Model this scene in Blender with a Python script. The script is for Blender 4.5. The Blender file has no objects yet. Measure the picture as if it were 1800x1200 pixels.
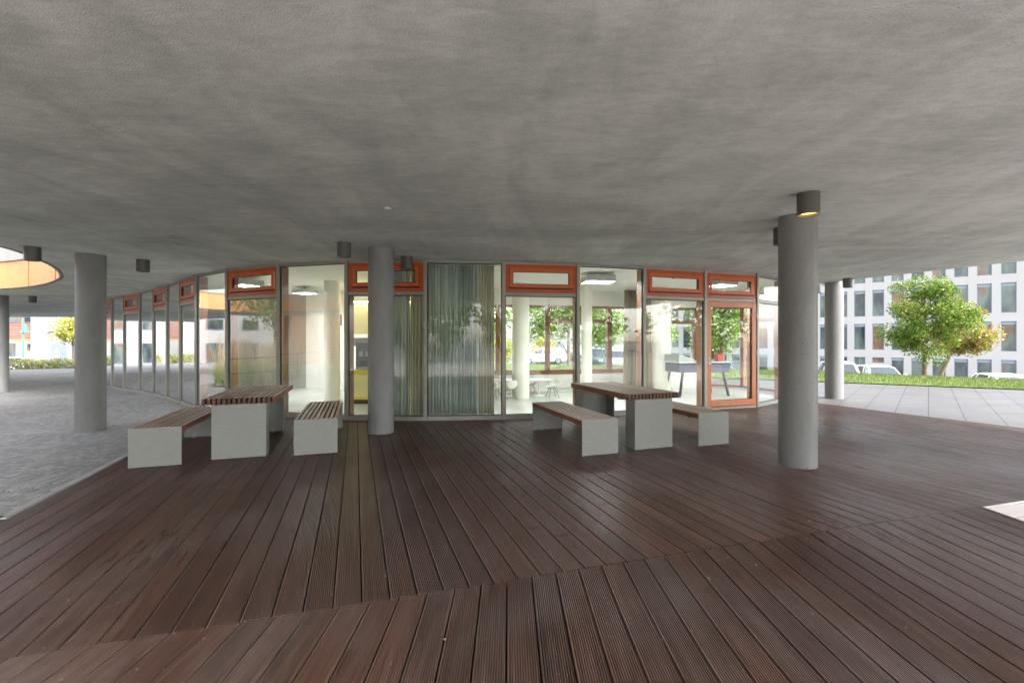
import bpy, bmesh, math, random
import numpy as np
from mathutils import Vector, Matrix
R = math.radians
rng = random.Random(7)
scene = bpy.context.scene
COL = scene.collection

# ------------------------------------------------------------------ camera model
CAM_H, F_PX, HZ = 1.47, 800.0, 597.0            # eye height, focal length and horizon row in photo pixels (1800 wide)
CEIL = 2.92
def G(px, py, z=0.0):
    Y = (CAM_H - z) * F_PX / (py - HZ)
    return ((px - 900) / F_PX * Y, Y)

# ------------------------------------------------------------------ helpers
def tag(o, label=None, cat=None, group=None, kind=None):
    if label: o['label'] = label
    if cat: o['category'] = cat
    if group: o['group'] = group
    if kind: o['kind'] = kind
    return o

def empty(name, loc=(0, 0, 0), rz=0.0):
    o = bpy.data.objects.new(name, None)
    o.empty_display_size = .2
    COL.objects.link(o)
    o.location = loc; o.rotation_euler = (0, 0, rz)
    return o

def thing(name, label, cat, loc=(0, 0, 0), rz=0.0, group=None):
    o = tag(empty(name, loc, rz), label, cat, group, 'thing')
    return o

def copy_tree(o, parent=None):
    c = o.copy(); COL.objects.link(c)
    if parent is not None: c.parent = parent
    for ch in list(o.children): copy_tree(ch, c)
    return c

class MB:
    def __init__(s): s.v = []; s.f = []; s.uv = None
    def add(s, vs, fs, M=None):
        n = len(s.v)
        if M is not None: vs = [tuple(M @ Vector(p)) for p in vs]
        s.v += [tuple(p) for p in vs]
        s.f += [tuple(i + n for i in f) for f in fs]
        return s
    def box(s, x0, x1, y0, y1, z0, z1, M=None):
        vs = [(x0,y0,z0),(x1,y0,z0),(x1,y1,z0),(x0,y1,z0),(x0,y0,z1),(x1,y0,z1),(x1,y1,z1),(x0,y1,z1)]
        return s.add(vs, [(0,3,2,1),(4,5,6,7),(0,1,5,4),(1,2,6,5),(2,3,7,6),(3,0,4,7)], M)
    def frame(s, x0, x1, z0, z1, w, y0, y1, M=None, wb=None, wt=None):
        wb = wb or w; wt = wt or w
        s.box(x0, x0+w, y0, y1, z0, z1, M); s.box(x1-w, x1, y0, y1, z0, z1, M)
        s.box(x0+w, x1-w, y0, y1, z0, z0+wb, M); s.box(x0+w, x1-w, y0, y1, z1-wt, z1, M)
        return s
    def cyl(s, c, r, z0, z1, n=24, r2=None, caps=True, M=None):
        r2 = r if r2 is None else r2
        vs = [(c[0]+r*math.cos(2*math.pi*i/n), c[1]+r*math.sin(2*math.pi*i/n), z0) for i in range(n)]
        vs += [(c[0]+r2*math.cos(2*math.pi*i/n), c[1]+r2*math.sin(2*math.pi*i/n), z1) for i in range(n)]
        fs = [(i, (i+1) % n, n+(i+1) % n, n+i) for i in range(n)]
        if caps: fs += [tuple(range(n-1, -1, -1)), tuple(range(n, 2*n))]
        return s.add(vs, fs, M)
    def lathe(s, prof, n=32, c=(0, 0), M=None):
        vs = []; m = len(prof)
        for i in range(n):
            a = 2*math.pi*i/n
            for r, z in prof: vs.append((c[0]+r*math.cos(a), c[1]+r*math.sin(a), z))
        fs = []
        for i in range(n):
            j = (i+1) % n
            for k in range(m-1): fs.append((i*m+k, j*m+k, j*m+k+1, i*m+k+1))
        return s.add(vs, fs, M)
    def tube(s, pts, rad, n=8, M=None):
        pts = [Vector(p) for p in pts]
        rads = rad if isinstance(rad, (list, tuple)) else [rad]*len(pts)
        vs = []; 
        for i, p in enumerate(pts):
            d = (pts[min(i+1, len(pts)-1)] - pts[max(i-1, 0)]).normalized()
            a = d.orthogonal().normalized() if i == 0 else (a - d*a.dot(d)).normalized()
            b = d.cross(a)
            for k in range(n):
                t = 2*math.pi*k/n
                vs.append(p + (a*math.cos(t)+b*math.sin(t))*rads[i])
        fs = []
        for i in range(len(pts)-1):
            for k in range(n):
                k2 = (k+1) % n
                fs.append((i*n+k, i*n+k2, (i+1)*n+k2, (i+1)*n+k))
        fs += [tuple(range(n-1, -1, -1)), tuple(range((len(pts)-1)*n, len(pts)*n))]
        return s.add(vs, fs, M)
    def prism(s, poly, z0, z1, M=None):
        n = len(poly)
        vs = [(p[0], p[1], z0) for p in poly] + [(p[0], p[1], z1) for p in poly]
        fs = [tuple(range(n-1, -1, -1)), tuple(range(n, 2*n))] + [(i, (i+1) % n, n+(i+1) % n, n+i) for i in range(n)]
        return s.add(vs, fs, M)
    def strip(s, pts, z0, z1, th=0.0, closed=False):
        """upright wall along a plan polyline; thickness to its left side"""
        P = [Vector((p[0], p[1])) for p in pts]; n = len(P)
        offs = []
        for i in range(n):
            a = P[i-1] if (i > 0 or closed) else P[i]
            b = P[(i+1) % n] if (i < n-1 or closed) else P[i]
            d = (b-a).normalized(); offs.append(P[i] + Vector((-d.y, d.x))*th)
        m = n if closed else n-1
        vs = [];
        for i in range(n): vs += [(P[i].x,P[i].y,z0),(P[i].x,P[i].y,z1),(offs[i].x,offs[i].y,z0),(offs[i].x,offs[i].y,z1)]
        fs = []
        for i in range(m):
            j = (i+1) % n; a, b = i*4, j*4
            fs += [(a, b, b+1, a+1), (b+2, a+2, a+3, b+3), (a+1, b+1, b+3, a+3), (b, a, a+2, b+2)]
        if not closed:
            fs += [(0, 1, 3, 2), ((n-1)*4+1, (n-1)*4, (n-1)*4+2, (n-1)*4+3)]
        return s.add(vs, fs)
    def build(s, name, mat, parent=None, smooth=False, bevel=0.0, world=False, link=True):
        me = bpy.data.meshes.new(name)
        me.from_pydata(s.v, [], s.f); me.update()
        if s.uv is not None:
            l = me.uv_layers.new(name='UVMap')
            vi = np.zeros(len(me.loops), dtype=np.int32); me.loops.foreach_get('vertex_index', vi)
            l.data.foreach_set('uv', np.array(s.uv, dtype=np.float32)[vi].ravel())
        return finish(name, me, mat, parent, smooth, bevel, world)

def finish(name, me, mat, parent=None, smooth=False, bevel=0.0, world=False):
    if mat is not None: me.materials.append(mat)
    o = bpy.data.objects.new(name, me); COL.objects.link(o)
    if smooth:
        me.shade_smooth() if smooth is True else me.shade_smooth()
        if smooth == 'auto':
            bm = bmesh.new(); bm.from_mesh(me)
            for e in bm.edges:
                if len(e.link_faces) == 2 and e.calc_face_angle(0) > R(35): e.smooth = False
            bm.to_mesh(me); bm.free()
    if bevel:
        b = o.modifiers.new('edge', 'BEVEL'); b.width = bevel; b.segments = 2; b.limit_method = 'ANGLE'
    if parent is not None:
        o.parent = parent
        if world:
            o.matrix_parent_inverse = (Matrix.Translation(parent.location) @ Matrix.Rotation(parent.rotation_euler.z, 4, 'Z')).inverted()
    return o

def poly_fill(name, loops, z, mat, zf=None, flip=False, parent=None, cuts=0):
    """flat sheet from an outer loop and hole loops"""
    bm = bmesh.new()
    for lp in loops:
        vs = [bm.verts.new((p[0], p[1], zf(p[0], p[1]) if zf else z)) for p in lp]
        for i in range(len(vs)): bm.edges.new((vs[i], vs[(i+1) % len(vs)]))
    bmesh.ops.triangle_fill(bm, use_beauty=True, edges=bm.edges[:])
    bm.normal_update()
    for f in bm.faces:
        if (f.normal.z > 0) == flip: f.normal_flip()
    if cuts:
        bmesh.ops.subdivide_edges(bm, edges=bm.edges[:], cuts=cuts, use_grid_fill=True)
        if zf:
            for v in bm.verts: v.co.z = zf(v.co.x, v.co.y)
    me = bpy.data.meshes.new(name); bm.to_mesh(me); bm.free()
    return finish(name, me, mat, parent, world=True)

def frame_at(p, q, z=0.0):
    """local frame: x from p to q, y to the inner (left-hand) side, z up"""
    t = (Vector(q) - Vector(p)).normalized()
    return Matrix(((t.x, -t.y, 0, p[0]), (t.y, t.x, 0, p[1]), (0, 0, 1, z), (0, 0, 0, 1)))

def inside(p, poly):
    c = False; n = len(poly)
    for i in range(n):
        a, b = poly[i], poly[(i+1) % n]
        if (a[1] > p[1]) != (b[1] > p[1]) and p[0] < (b[0]-a[0])*(p[1]-a[1])/(b[1]-a[1])+a[0]: c = not c
    return c

# ------------------------------------------------------------------ materials
def hexc(h):
    h = h.lstrip('#'); out = []
    for i in (0, 2, 4):
        c = int(h[i:i+2], 16)/255
        out.append(c/12.92 if c <= .04045 else ((c+.055)/1.055)**2.4)
    return (*out, 1.0)

class NT:
    def __init__(s, name):
        s.m = bpy.data.materials.new(name); s.m.use_nodes = True
        s.t = s.m.node_tree; s.t.nodes.clear()
        s.out = s.n('ShaderNodeOutputMaterial')
    def n(s, typ, **kw):
        nd = s.t.nodes.new(typ)
        for k, v in kw.items():
            if hasattr(nd, k): setattr(nd, k, v)
            else: nd.inputs[k].default_value = v
        return nd
    def l(s, a, b): s.t.links.new(a, b)
    def set(s, nd, **kw):
        for k, v in kw.items(): nd.inputs[k.replace('_', ' ')].default_value = v
        return nd
    def coord(s, which='Object', scale=(1, 1, 1), rot=(0, 0, 0), loc=(0, 0, 0)):
        if which == 'Position': src = s.n('ShaderNodeNewGeometry').outputs['Position']
        else: src = s.n('ShaderNodeTexCoord').outputs[which]
        mp = s.n('ShaderNodeMapping')
        mp.inputs['Scale'].default_value = scale; mp.inputs['Rotation'].default_value = rot; mp.inputs['Location'].default_value = loc
        s.l(src, mp.inputs['Vector']); return mp.outputs['Vector']
    def noise(s, vec, scale, detail=4, rough=.55, dist=0.0):
        nd = s.n('ShaderNodeTexNoise'); s.set(nd, Scale=scale, Detail=detail, Roughness=rough, Distortion=dist)
        s.l(vec, nd.inputs['Vector']); return nd.outputs['Fac']
    def ramp(s, fac, stops):
        nd = s.n('ShaderNodeValToRGB'); e = nd.color_ramp.elements
        while len(e) > 1: e.remove(e[-1])
        e[0].position = stops[0][0]; e[0].color = stops[0][1]
        for p, c in stops[1:]:
            x = e.new(p); x.color = c
        s.l(fac, nd.inputs['Fac']); return nd.outputs['Color']
    def mix(s, fac, a, b, mode='MIX'):
        nd = s.n('ShaderNodeMix'); nd.data_type = 'RGBA'; nd.blend_type = mode
        for sock, val in ((nd.inputs[0], fac), (nd.inputs[6], a), (nd.inputs[7], b)):
            if isinstance(val, (int, float, tuple)): sock.default_value = val
            else: s.l(val, sock)
        return nd.outputs[2]
    def math(s, op, a, b=None, clamp=False):
        nd = s.n('ShaderNodeMath'); nd.operation = op; nd.use_clamp = clamp
        for i, val in enumerate((a, b)):
            if val is None: continue
            if isinstance(val, (int, float)): nd.inputs[i].default_value = val
            else: s.l(val, nd.inputs[i])
        return nd.outputs[0]
    def bump(s, h, strength=.3, dist=.01, normal=None):
        nd = s.n('ShaderNodeBump'); nd.inputs['Strength'].default_value = strength; nd.inputs['Distance'].default_value = dist
        s.l(h, nd.inputs['Height'])
        if normal is not None: s.l(normal, nd.inputs['Normal'])
        return nd.outputs['Normal']
    def bsdf(s, color, rough=.6, normal=None, metallic=0.0, spec=.5, **kw):
        b = s.n('ShaderNodeBsdfPrincipled')
        for sock, val in (('Base Color', color), ('Roughness', rough), ('Metallic', metallic), ('Specular IOR Level', spec)):
            if isinstance(val, (int, float, tuple)): b.inputs[sock].default_value = val
            else: s.l(val, b.inputs[sock])
        for k, v in kw.items(): b.inputs[k.replace('_', ' ')].default_value = v
        if normal is not None: s.l(normal, b.inputs['Normal'])
        s.l(b.outputs[0], s.out.inputs[0]); return b

def vary(c, k): return (min(c[0]*k, 1), min(c[1]*k, 1), min(c[2]*k, 1), 1)

def mat_plain(name, col, rough=.5, metallic=0.0, var=.12, scale=6.0, bump=.05, which='Object', spec=.5, stretch=(1, 1, 1)):
    t = NT(name); c = hexc(col) if isinstance(col, str) else (*col, 1)
    v = t.coord(which, stretch)
    n = t.noise(v, scale, 5)
    colr = t.ramp(n, [(.3, vary(c, 1-var)), (.7, vary(c, 1+var))])
    r = t.math('MULTIPLY_ADD', n, .12); 
    t.t.nodes[-1].inputs[2].default_value = max(rough-.06, .02)
    fine = t.noise(v, scale*25, 3)
    nm = t.bump(fine, bump, .003) if bump else None
    t.bsdf(colr, r, nm, metallic, spec); return t.m

def mat_wood(name, col, rough=.45, var=.3, axis=0, scale=1.0, grain=1.0, which='Object', rnd=.0):
    t = NT(name); c = hexc(col)
    s = [14, 14, 14]; s[axis] = .25
    v = t.coord(which, tuple(k*scale for k in s))
    if rnd:
        g = t.n('ShaderNodeNewGeometry')
        ad = t.n('ShaderNodeVectorMath'); ad.operation = 'MULTIPLY_ADD'
        cb = t.n('ShaderNodeCombineXYZ'); 
        for i in range(3): t.l(g.outputs['Random Per Island'], cb.inputs[i])
        t.l(cb.outputs[0], ad.inputs[0]); ad.inputs[1].default_value = (37, 53, 91); t.l(v, ad.inputs[2]); v = ad.outputs[0]
    n = t.noise(v, 1.0, 6, .6, 1.2)
    n2 = t.noise(v, 7.0, 3, .6)
    f = t.math('MULTIPLY_ADD', n2, .3*grain); t.l(n, t.t.nodes[-1].inputs[2])
    colr = t.ramp(f, [(.35, vary(c, 1-var)), (.62, c), (.95, vary(c, 1+var))])
    if rnd:
        k = t.math('MULTIPLY_ADD', g.outputs['Random Per Island'], 2*rnd); t.t.nodes[-1].inputs[2].default_value = 1-rnd
        colr = t.mix(1.0, colr, t.n('ShaderNodeCombineColor').outputs[0], 'MULTIPLY')
        cc = t.t.nodes[-2]
        for nd in t.t.nodes:
            if nd.bl_idname == 'ShaderNodeCombineColor':
                for i in range(3): t.l(k, nd.inputs[i])
    t.bsdf(colr, rough, t.bump(n2, .15, .002)); return t.m

def mat_glass(name, tint=(.972, .985, .976), gain=1.0, dirt=0.0):
    """clear double glazing: straight see-through plus a Fresnel mirror on the outer faces"""
    t = NT(name)
    g = t.n('ShaderNodeNewGeometry')
    fr = t.n('ShaderNodeFresnel'); fr.inputs['IOR'].default_value = 1.5
    front = t.math('SUBTRACT', 1.0, g.outputs['Backfacing'])
    fac = t.math('MULTIPLY', t.math('MULTIPLY', fr.outputs[0], gain, True), front)
    tr = t.n('ShaderNodeBsdfTransparent'); tr.inputs[0].default_value = (*tint, 1)
    gl = t.n('ShaderNodeBsdfGlossy'); gl.inputs['Color'].default_value = (.97, .98, .99, 1); gl.inputs['Roughness'].default_value = .0
    w = t.noise(t.coord('Object'), 1.3, 1)
    t.l(t.bump(w, .04, .02), gl.inputs['Normal'])
    mx = t.n('ShaderNodeMixShader'); t.l(fac, mx.inputs[0]); t.l(tr.outputs[0], mx.inputs[1]); t.l(gl.outputs[0], mx.inputs[2])
    t.l(mx.outputs[0], t.out.inputs[0]); return t.m

def mat_emit(name, col, strength, rough=.4):
    t = NT(name)
    b = t.bsdf(hexc(col), rough); b.inputs['Emission Color'].default_value = hexc(col); b.inputs['Emission Strength'].default_value = strength
    return t.m

def mat_leaf(name, stops, trans=.45, patch=None):
    t = NT(name)
    g = t.n('ShaderNodeNewGeometry')
    fac = g.outputs['Random Per Island']
    c = t.ramp(fac, stops)
    if patch:
        n = t.noise(t.coord('Object'), patch[0], 2)
        m = t.math('MULTIPLY_ADD', n, 6.0, True); t.t.nodes[-1].inputs[2].default_value = patch[1]
        c = t.mix(m, c, t.ramp(fac, patch[2]))
    d = t.n('ShaderNodeBsdfDiffuse'); tl = t.n('ShaderNodeBsdfTranslucent'); gl = t.n('ShaderNodeBsdfGlossy'); gl.inputs['Roughness'].default_value = .35
    t.l(c, d.inputs[0]); t.l(c, tl.inputs[0])
    m1 = t.n('ShaderNodeMixShader'); m1.inputs[0].default_value = trans; t.l(d.outputs[0], m1.inputs[1]); t.l(tl.outputs[0], m1.inputs[2])
    m2 = t.n('ShaderNodeMixShader'); m2.inputs[0].default_value = .05; t.l(m1.outputs[0], m2.inputs[1]); t.l(gl.outputs[0], m2.inputs[2])
    t.l(m2.outputs[0], t.out.inputs[0]); return t.m

def make_soffit_mat():
    t = NT('trowelled_plaster')
    v1 = t.coord('Object', (.35, 1.0, 1), (0, 0, R(18)))
    v2 = t.coord('Object', (1.1, .4, 1), (0, 0, R(-35)))
    v3 = t.coord('Object', (1, 2.6, 1), (0, 0, R(8)))
    fine = t.noise(v3, 9.0, 5, .65, .4)
    v0 = t.coord('Object')
    big = t.noise(v1, .55, 4, .55, 1.1)
    mid = t.noise(v2, 1.2, 5, .6, 1.6)
    small = t.noise(v1, 4.5, 5, .65, .8)
    f = t.math('ADD', t.math('MULTIPLY', big, .36), t.math('ADD', t.math('MULTIPLY', mid, .32), t.math('ADD', t.math('MULTIPLY', small, .22), t.math('MULTIPLY', fine, .2))))
    c = t.ramp(f, [(.37, (.27, .287, .276, 1)), (.46, (.415, .439, .424, 1)), (.53, (.49, .516, .499, 1)), (.64, (.65, .68, .657, 1))])
    grit = t.noise(v0, 120, 3, .6)
    c = t.mix(.35, c, t.ramp(grit, [(.3, (.45, .45, .45, 1)), (.7, (1.1, 1.1, 1.1, 1))]), 'MULTIPLY')
    nm = t.bump(grit, .9, .008); nm = t.bump(small, .25, .03, nm)
    t.bsdf(c, .85, nm, spec=.25); return t.m

def make_column_mat():
    t = NT('smooth_concrete')
    v = t.coord('Object', (1, 1, .35))
    n = t.noise(v, 3.0, 5, .6, .5); n2 = t.noise(t.coord('Object'), 26, 4, .6)
    c = t.ramp(t.math('ADD', t.math('MULTIPLY', n, .75), t.math('MULTIPLY', n2, .25)), [(.3, (.15, .154, .156, 1)), (.55, (.195, .199, .198, 1)), (.8, (.25, .253, .248, 1))])
    vo = t.n('ShaderNodeTexVoronoi'); vo.inputs['Scale'].default_value = 9; t.l(t.coord('Object'), vo.inputs['Vector'])
    holes = t.ramp(vo.outputs['Distance'], [(.045, (.12, .12, .12, 1)), (.085, (1, 1, 1, 1))])
    c = t.mix(.85, c, holes, 'MULTIPLY')
    t.bsdf(c, .55, t.bump(n2, .12, .004), spec=.4); return t.m

def make_deck_mat(name='weathered_hardwood', cols=('#43342e', '#5e483f', '#786157'), grey='#8e8886', pale=.0):
    t = NT(name)
    g = t.n('ShaderNodeNewGeometry'); rnd = g.outputs['Random Per Island']
    uv = t.n('ShaderNodeTexCoord').outputs['UV']
    cb = t.n('ShaderNodeCombineXYZ'); t.l(rnd, cb.inputs[0]); t.l(rnd, cb.inputs[1]); t.l(rnd, cb.inputs[2])
    ad = t.n('ShaderNodeVectorMath'); ad.operation = 'MULTIPLY_ADD'; t.l(cb.outputs[0], ad.inputs[0]); ad.inputs[1].default_value = (91, 37, 53); t.l(uv, ad.inputs[2])
    def mp(sc):
        m = t.n('ShaderNodeMapping'); m.inputs['Scale'].default_value = sc; t.l(ad.outputs[0], m.inputs['Vector']); return m.outputs[0]
    grain = t.noise(mp((1.6, 26, 1)), 1.0, 6, .6, 1.0)
    streak = t.noise(mp((.5, 60, 1)), 1.0, 3, .6)
    f = t.math('ADD', t.math('MULTIPLY', grain, .85), t.math('MULTIPLY', rnd, .15))
    c = t.ramp(f, [(.28, hexc(cols[0])), (.5, hexc(cols[1])), (.72, hexc(cols[2]))])
    redr = t.n('ShaderNodeTexWhiteNoise'); redr.noise_dimensions = '1D'; t.l(rnd, redr.inputs['W'])
    c = t.mix(t.math('MULTIPLY', redr.outputs['Value'], .24), c, t.mix(1.0, c, (1.3, .82, .68, 1), 'MULTIPLY'))
    pos = t.coord('Position')
    wear = t.noise(t.coord('Position', (1, .45, 1), (0, 0, R(-19))), .9, 5, .62, .6)
    wearf = t.ramp(wear, [(.44, (0, 0, 0, 1)), (.64, (1, 1, 1, 1))])
    wm = t.math('MULTIPLY', wearf, t.math('MULTIPLY_ADD', streak, .9)); t.t.nodes[-2].inputs[2].default_value = -.05
    c = t.mix(t.math('MULTIPLY', wm, .85, True), c, hexc(grey))
    # grit and petals trodden into the boards
    vo = t.n('ShaderNodeTexVoronoi'); vo.inputs['Scale'].default_value = 5.5; t.l(pos, vo.inputs['Vector'])
    sp = t.ramp(vo.outputs['Distance'], [(.0, (1, 1, 1, 1)), (.03, (1, 1, 1, 1)), (.045, (0, 0, 0, 1))])
    c = t.mix(t.math('MULTIPLY', sp, .55), c, hexc('#b9aea2'))
    damp = t.noise(pos, .45, 3, .5)
    rough = t.ramp(t.math('ADD', damp, t.math('MULTIPLY', grain, .25)), [(.45, (.27, .27, .27, 1)), (.8, (.5, .5, .5, 1))])
    t.bsdf(c, rough, t.bump(t.math('ADD', grain, streak), .25, .003), spec=.5); return t.m

def make_cobble_mat():
    t = NT('granite_setts')
    p = t.coord('Position', (1, 1, 0))
    w = t.n('ShaderNodeTexNoise'); t.set(w, Scale=.6, Detail=2); t.l(p, w.inputs['Vector'])
    wv = t.n('ShaderNodeVectorMath'); wv.operation = 'MULTIPLY_ADD'; t.l(w.outputs['Color'], wv.inputs[0]); wv.inputs[1].default_value = (.7, .7, 0); t.l(p, wv.inputs[2])
    vo = t.n('ShaderNodeTexVoronoi'); vo.feature = 'DISTANCE_TO_EDGE'; t.set(vo, Scale=12.5, Randomness=.42); t.l(wv.outputs[0], vo.inputs['Vector'])
    vc = t.n('ShaderNodeTexVoronoi'); t.set(vc, Scale=12.5, Randomness=.42); t.l(wv.outputs[0], vc.inputs['Vector'])
    sep = t.n('ShaderNodeSeparateColor'); t.l(vc.outputs['Color'], sep.inputs[0])
    st = t.ramp(sep.outputs[0], [(0, hexc('#6c6d70')), (.5, hexc('#87888b')), (1, hexc('#a1a2a4'))])
    j = t.ramp(vo.outputs['Distance'], [(.03, (0, 0, 0, 1)), (.12, (1, 1, 1, 1))])
    big = t.ramp(t.noise(p, .5, 5, .6), [(.3, (.72, .71, .70, 1)), (.7, (1.08, 1.07, 1.06, 1))])
    c = t.mix(j, hexc('#8f8a82'), st)
    c = t.mix(1.0, c, big, 'MULTIPLY')
    fine = t.noise(p, 60, 3)
    nm = t.bump(fine, .3, .004); nm = t.bump(j, .9, .014, nm)
    t.bsdf(c, .5, nm, spec=.5); return t.m

def make_paving_mat():
    t = NT('concrete_paving')
    p = t.coord('Position', (1, 1, 0), (0, 0, -math.atan2(5.3, 4.85)))
    n = t.noise(p, 1.2, 5, .6); n2 = t.noise(t.coord('Position', (1, 6, 0), (0, 0, R(30))), .6, 4, .6)
    c = t.ramp(t.math('ADD', t.math('MULTIPLY', n, .5), t.math('MULTIPLY', n2, .5)), [(.3, hexc('#454443')), (.7, hexc('#636160'))])
    br = t.n('ShaderNodeTexBrick'); t.set(br, Scale=1.0)
    br.offset = .5
    for k, v in (('Mortar Size', .009), ('Brick Width', 3.4), ('Row Height', .505), ('Mortar Smooth', .1), ('Bias', 0.0)): br.inputs[k].default_value = v
    br.inputs['Color1'].default_value = (1, 1, 1, 1); br.inputs['Color2'].default_value = (.93, .93, .93, 1); br.inputs['Mortar'].default_value = (.12, .12, .13, 1)
    t.l(p, br.inputs['Vector'])
    c = t.mix(1.0, c, br.outputs['Color'], 'MULTIPLY')
    t.bsdf(c, .6, t.bump(t.noise(p, 90, 3), .2, .003)); return t.m

def make_grass_mat(name, a, b):
    t = NT(name)
    p = t.coord('Position')
    n = t.noise(p, 1.1, 5, .65); n2 = t.noise(p, 40, 3, .6)
    c = t.ramp(t.math('ADD', t.math('MULTIPLY', n, .6), t.math('MULTIPLY', n2, .4)), [(.3, hexc(a)), (.7, hexc(b))])
    t.bsdf(c, .9, t.bump(n2, .8, .03), spec=.15); return t.m

def make_ground_mat():
    t = NT('asphalt_ground')
    p = t.coord('Position')
    n = t.noise(p, .15, 5, .6); n2 = t.noise(p, 30, 3, .6)
    c = t.ramp(t.math('ADD', t.math('MULTIPLY', n, .6), t.math('MULTIPLY', n2, .4)), [(.3, (.17, .17, .172, 1)), (.7, (.26, .26, .265, 1))])
    t.bsdf(c, .8, t.bump(n2, .4, .01)); return t.m

M = {}
M['soffit'] = make_soffit_mat()
M['column'] = make_column_mat()
M['deck'] = make_deck_mat()
M['pale_deck'] = make_deck_mat('pale_boards', ('#cdbfbd', '#ddd2d0', '#ece5e3'), '#dedad8')  # same board shader in near-white colours
M['cobble'] = make_cobble_mat()
M['paving'] = make_paving_mat()
M['bounce_ground'] = mat_plain('pale_bounce_stone', '#d2cec6', .7, 0, .06, 1.0, .1)
M['lawn'] = make_grass_mat('lawn_grass', '#4a5d28', '#68793c')
M['ground'] = make_ground_mat()
M['blade'] = mat_leaf('grass_blade', [(0, hexc('#465a22')), (.6, hexc('#617336')), (1, hexc('#7f8a48'))], .4)
M['kerb'] = mat_plain('kerb_stone', '#a2a09c', .7, var=.15, scale=4, bump=.2)
M['steel'] = mat_plain('facade_steel', '#8d8d86', .42, .25, .05, 3, .03)
M['gasket'] = mat_plain('black_rubber', '#1b1c1c', .5, 0, .1, 5, 0)
M['orange'] = mat_wood('orange_varnished_wood', '#a94a1b', .32, .22, 0, .6)
M['orange_dark'] = mat_wood('orange_sash_wood', '#b95a25', .32, .22, 0, .6)
M['door_wood'] = mat_wood('door_wood', '#b4683a', .34, .2, 2, .7)
M['inner_wood'] = mat_wood('inner_brown_wood', '#8a5c42', .4, .2, 2, .7)
M['glass'] = mat_glass('facade_glass', gain=1.3)
M['glass_sun'] = mat_glass('reflective_facade_glass', gain=3.6)
M['rear_glass'] = mat_glass('rear_glass', (.95, .97, .96), .6)
M['white_wall'] = mat_plain('white_plaster', '#e6e5df', .7, 0, .03, 2, .05)
M['cream_wall'] = mat_plain('cream_yellow_plaster', '#eadf98', .7, 0, .03, 2, .05)
M['in_ceiling'] = mat_plain('white_ceiling', '#e9eae2', .8, 0, .02, 2, .03)
M['in_floor'] = mat_plain('pale_floor', '#c3c4bd', .25, 0, .05, 1.5, .02)
M['in_column'] = mat_plain('white_column_paint', '#e4e4d8', .55, 0, .03, 2, .03)
M['galv'] = mat_plain('grey_painted_steel', '#81837f', .5, .15, .07, 9, .06, stretch=(1, 1, 5))
M['galv_dark'] = mat_plain('grey_bracket_steel', '#8b8f8d', .45, .4, .08, 9, .04)
M['bench_wood'] = mat_wood('bench_hardwood', '#9c8070', .6, .28, 1, 1.2, rnd=.2)
def weathered_sheen_slat_mat():
    """hardwood slats: weathered tops with sky sheen painted in, brown sides, end grain darkened against front light"""
    t = NT('weathered_sheen_slats'); g = t.n('ShaderNodeNewGeometry'); rnd = g.outputs['Random Per Island']
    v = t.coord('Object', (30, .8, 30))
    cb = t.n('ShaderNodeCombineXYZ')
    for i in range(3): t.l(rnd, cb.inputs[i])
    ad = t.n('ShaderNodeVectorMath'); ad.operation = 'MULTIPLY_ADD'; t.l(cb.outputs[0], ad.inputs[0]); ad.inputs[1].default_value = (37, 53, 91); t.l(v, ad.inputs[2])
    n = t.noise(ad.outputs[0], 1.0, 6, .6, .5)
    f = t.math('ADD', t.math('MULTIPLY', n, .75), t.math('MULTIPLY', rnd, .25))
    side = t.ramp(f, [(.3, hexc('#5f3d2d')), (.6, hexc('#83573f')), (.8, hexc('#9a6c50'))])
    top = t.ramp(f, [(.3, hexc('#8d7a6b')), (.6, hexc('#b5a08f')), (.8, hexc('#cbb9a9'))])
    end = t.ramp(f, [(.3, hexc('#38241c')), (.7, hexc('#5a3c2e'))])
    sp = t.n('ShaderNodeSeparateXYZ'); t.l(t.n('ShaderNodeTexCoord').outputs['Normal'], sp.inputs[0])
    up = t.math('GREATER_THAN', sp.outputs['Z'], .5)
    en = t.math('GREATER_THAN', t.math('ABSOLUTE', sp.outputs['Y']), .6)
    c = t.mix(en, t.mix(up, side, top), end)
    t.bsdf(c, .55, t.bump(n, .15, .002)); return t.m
M['bench_wood'] = weathered_sheen_slat_mat()
M['lamp_body'] = mat_plain('lamp_grey_metal', '#5a5955', .45, .35, .06, 8, .03)
M['lamp_plate'] = mat_plain('lamp_plate_metal', '#a9a7a0', .5, .3, .08, 8, .03)
M['lens_warm'] = mat_emit('amber_lit_lens', '#f2b258', .9)
M['lens_pale'] = mat_emit('pale_lit_lens', '#cfc9b8', .06)
M['in_lamp'] = mat_plain('grey_lamp_box', '#a9aea9', .5, .1, .03, 5, .02)
M['room_fill'] = mat_emit('room_fill_glow', '#f2f6f6', 20.0)  # added glow inside unlit boxes, brightens the whole room
M['in_soft'] = mat_emit('soft_lamp_underside', '#f4f0e2', .25)
M['cove'] = mat_emit('warm_tube_light', '#ffe9b0', 5.0)
M['larch'] = mat_wood('orange_larch_cladding', '#bd8656', .5, .16, 0, .35)
M['band'] = mat_plain('grey_concrete_band', '#8e8d8a', .8, 0, .15, 1.5, .2)
M['dark_glass'] = mat_plain('dark_window_glass', '#39424b', .06, 0, .1, .5, 0, spec=.9)
M['win_frame'] = mat_plain('slate_window_frame', '#6d7684', .5, .1, .05, 4, .02)
M['blind'] = mat_plain('grey_blind_box', '#7c8793', .5, .1, .05, 4, .02)
M['render_white'] = mat_plain('white_render', '#989795', .85, 0, .04, .4, .1)
M['bark'] = mat_plain('tree_bark', '#6a5b48', .9, 0, .35, 14, .6)
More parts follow.
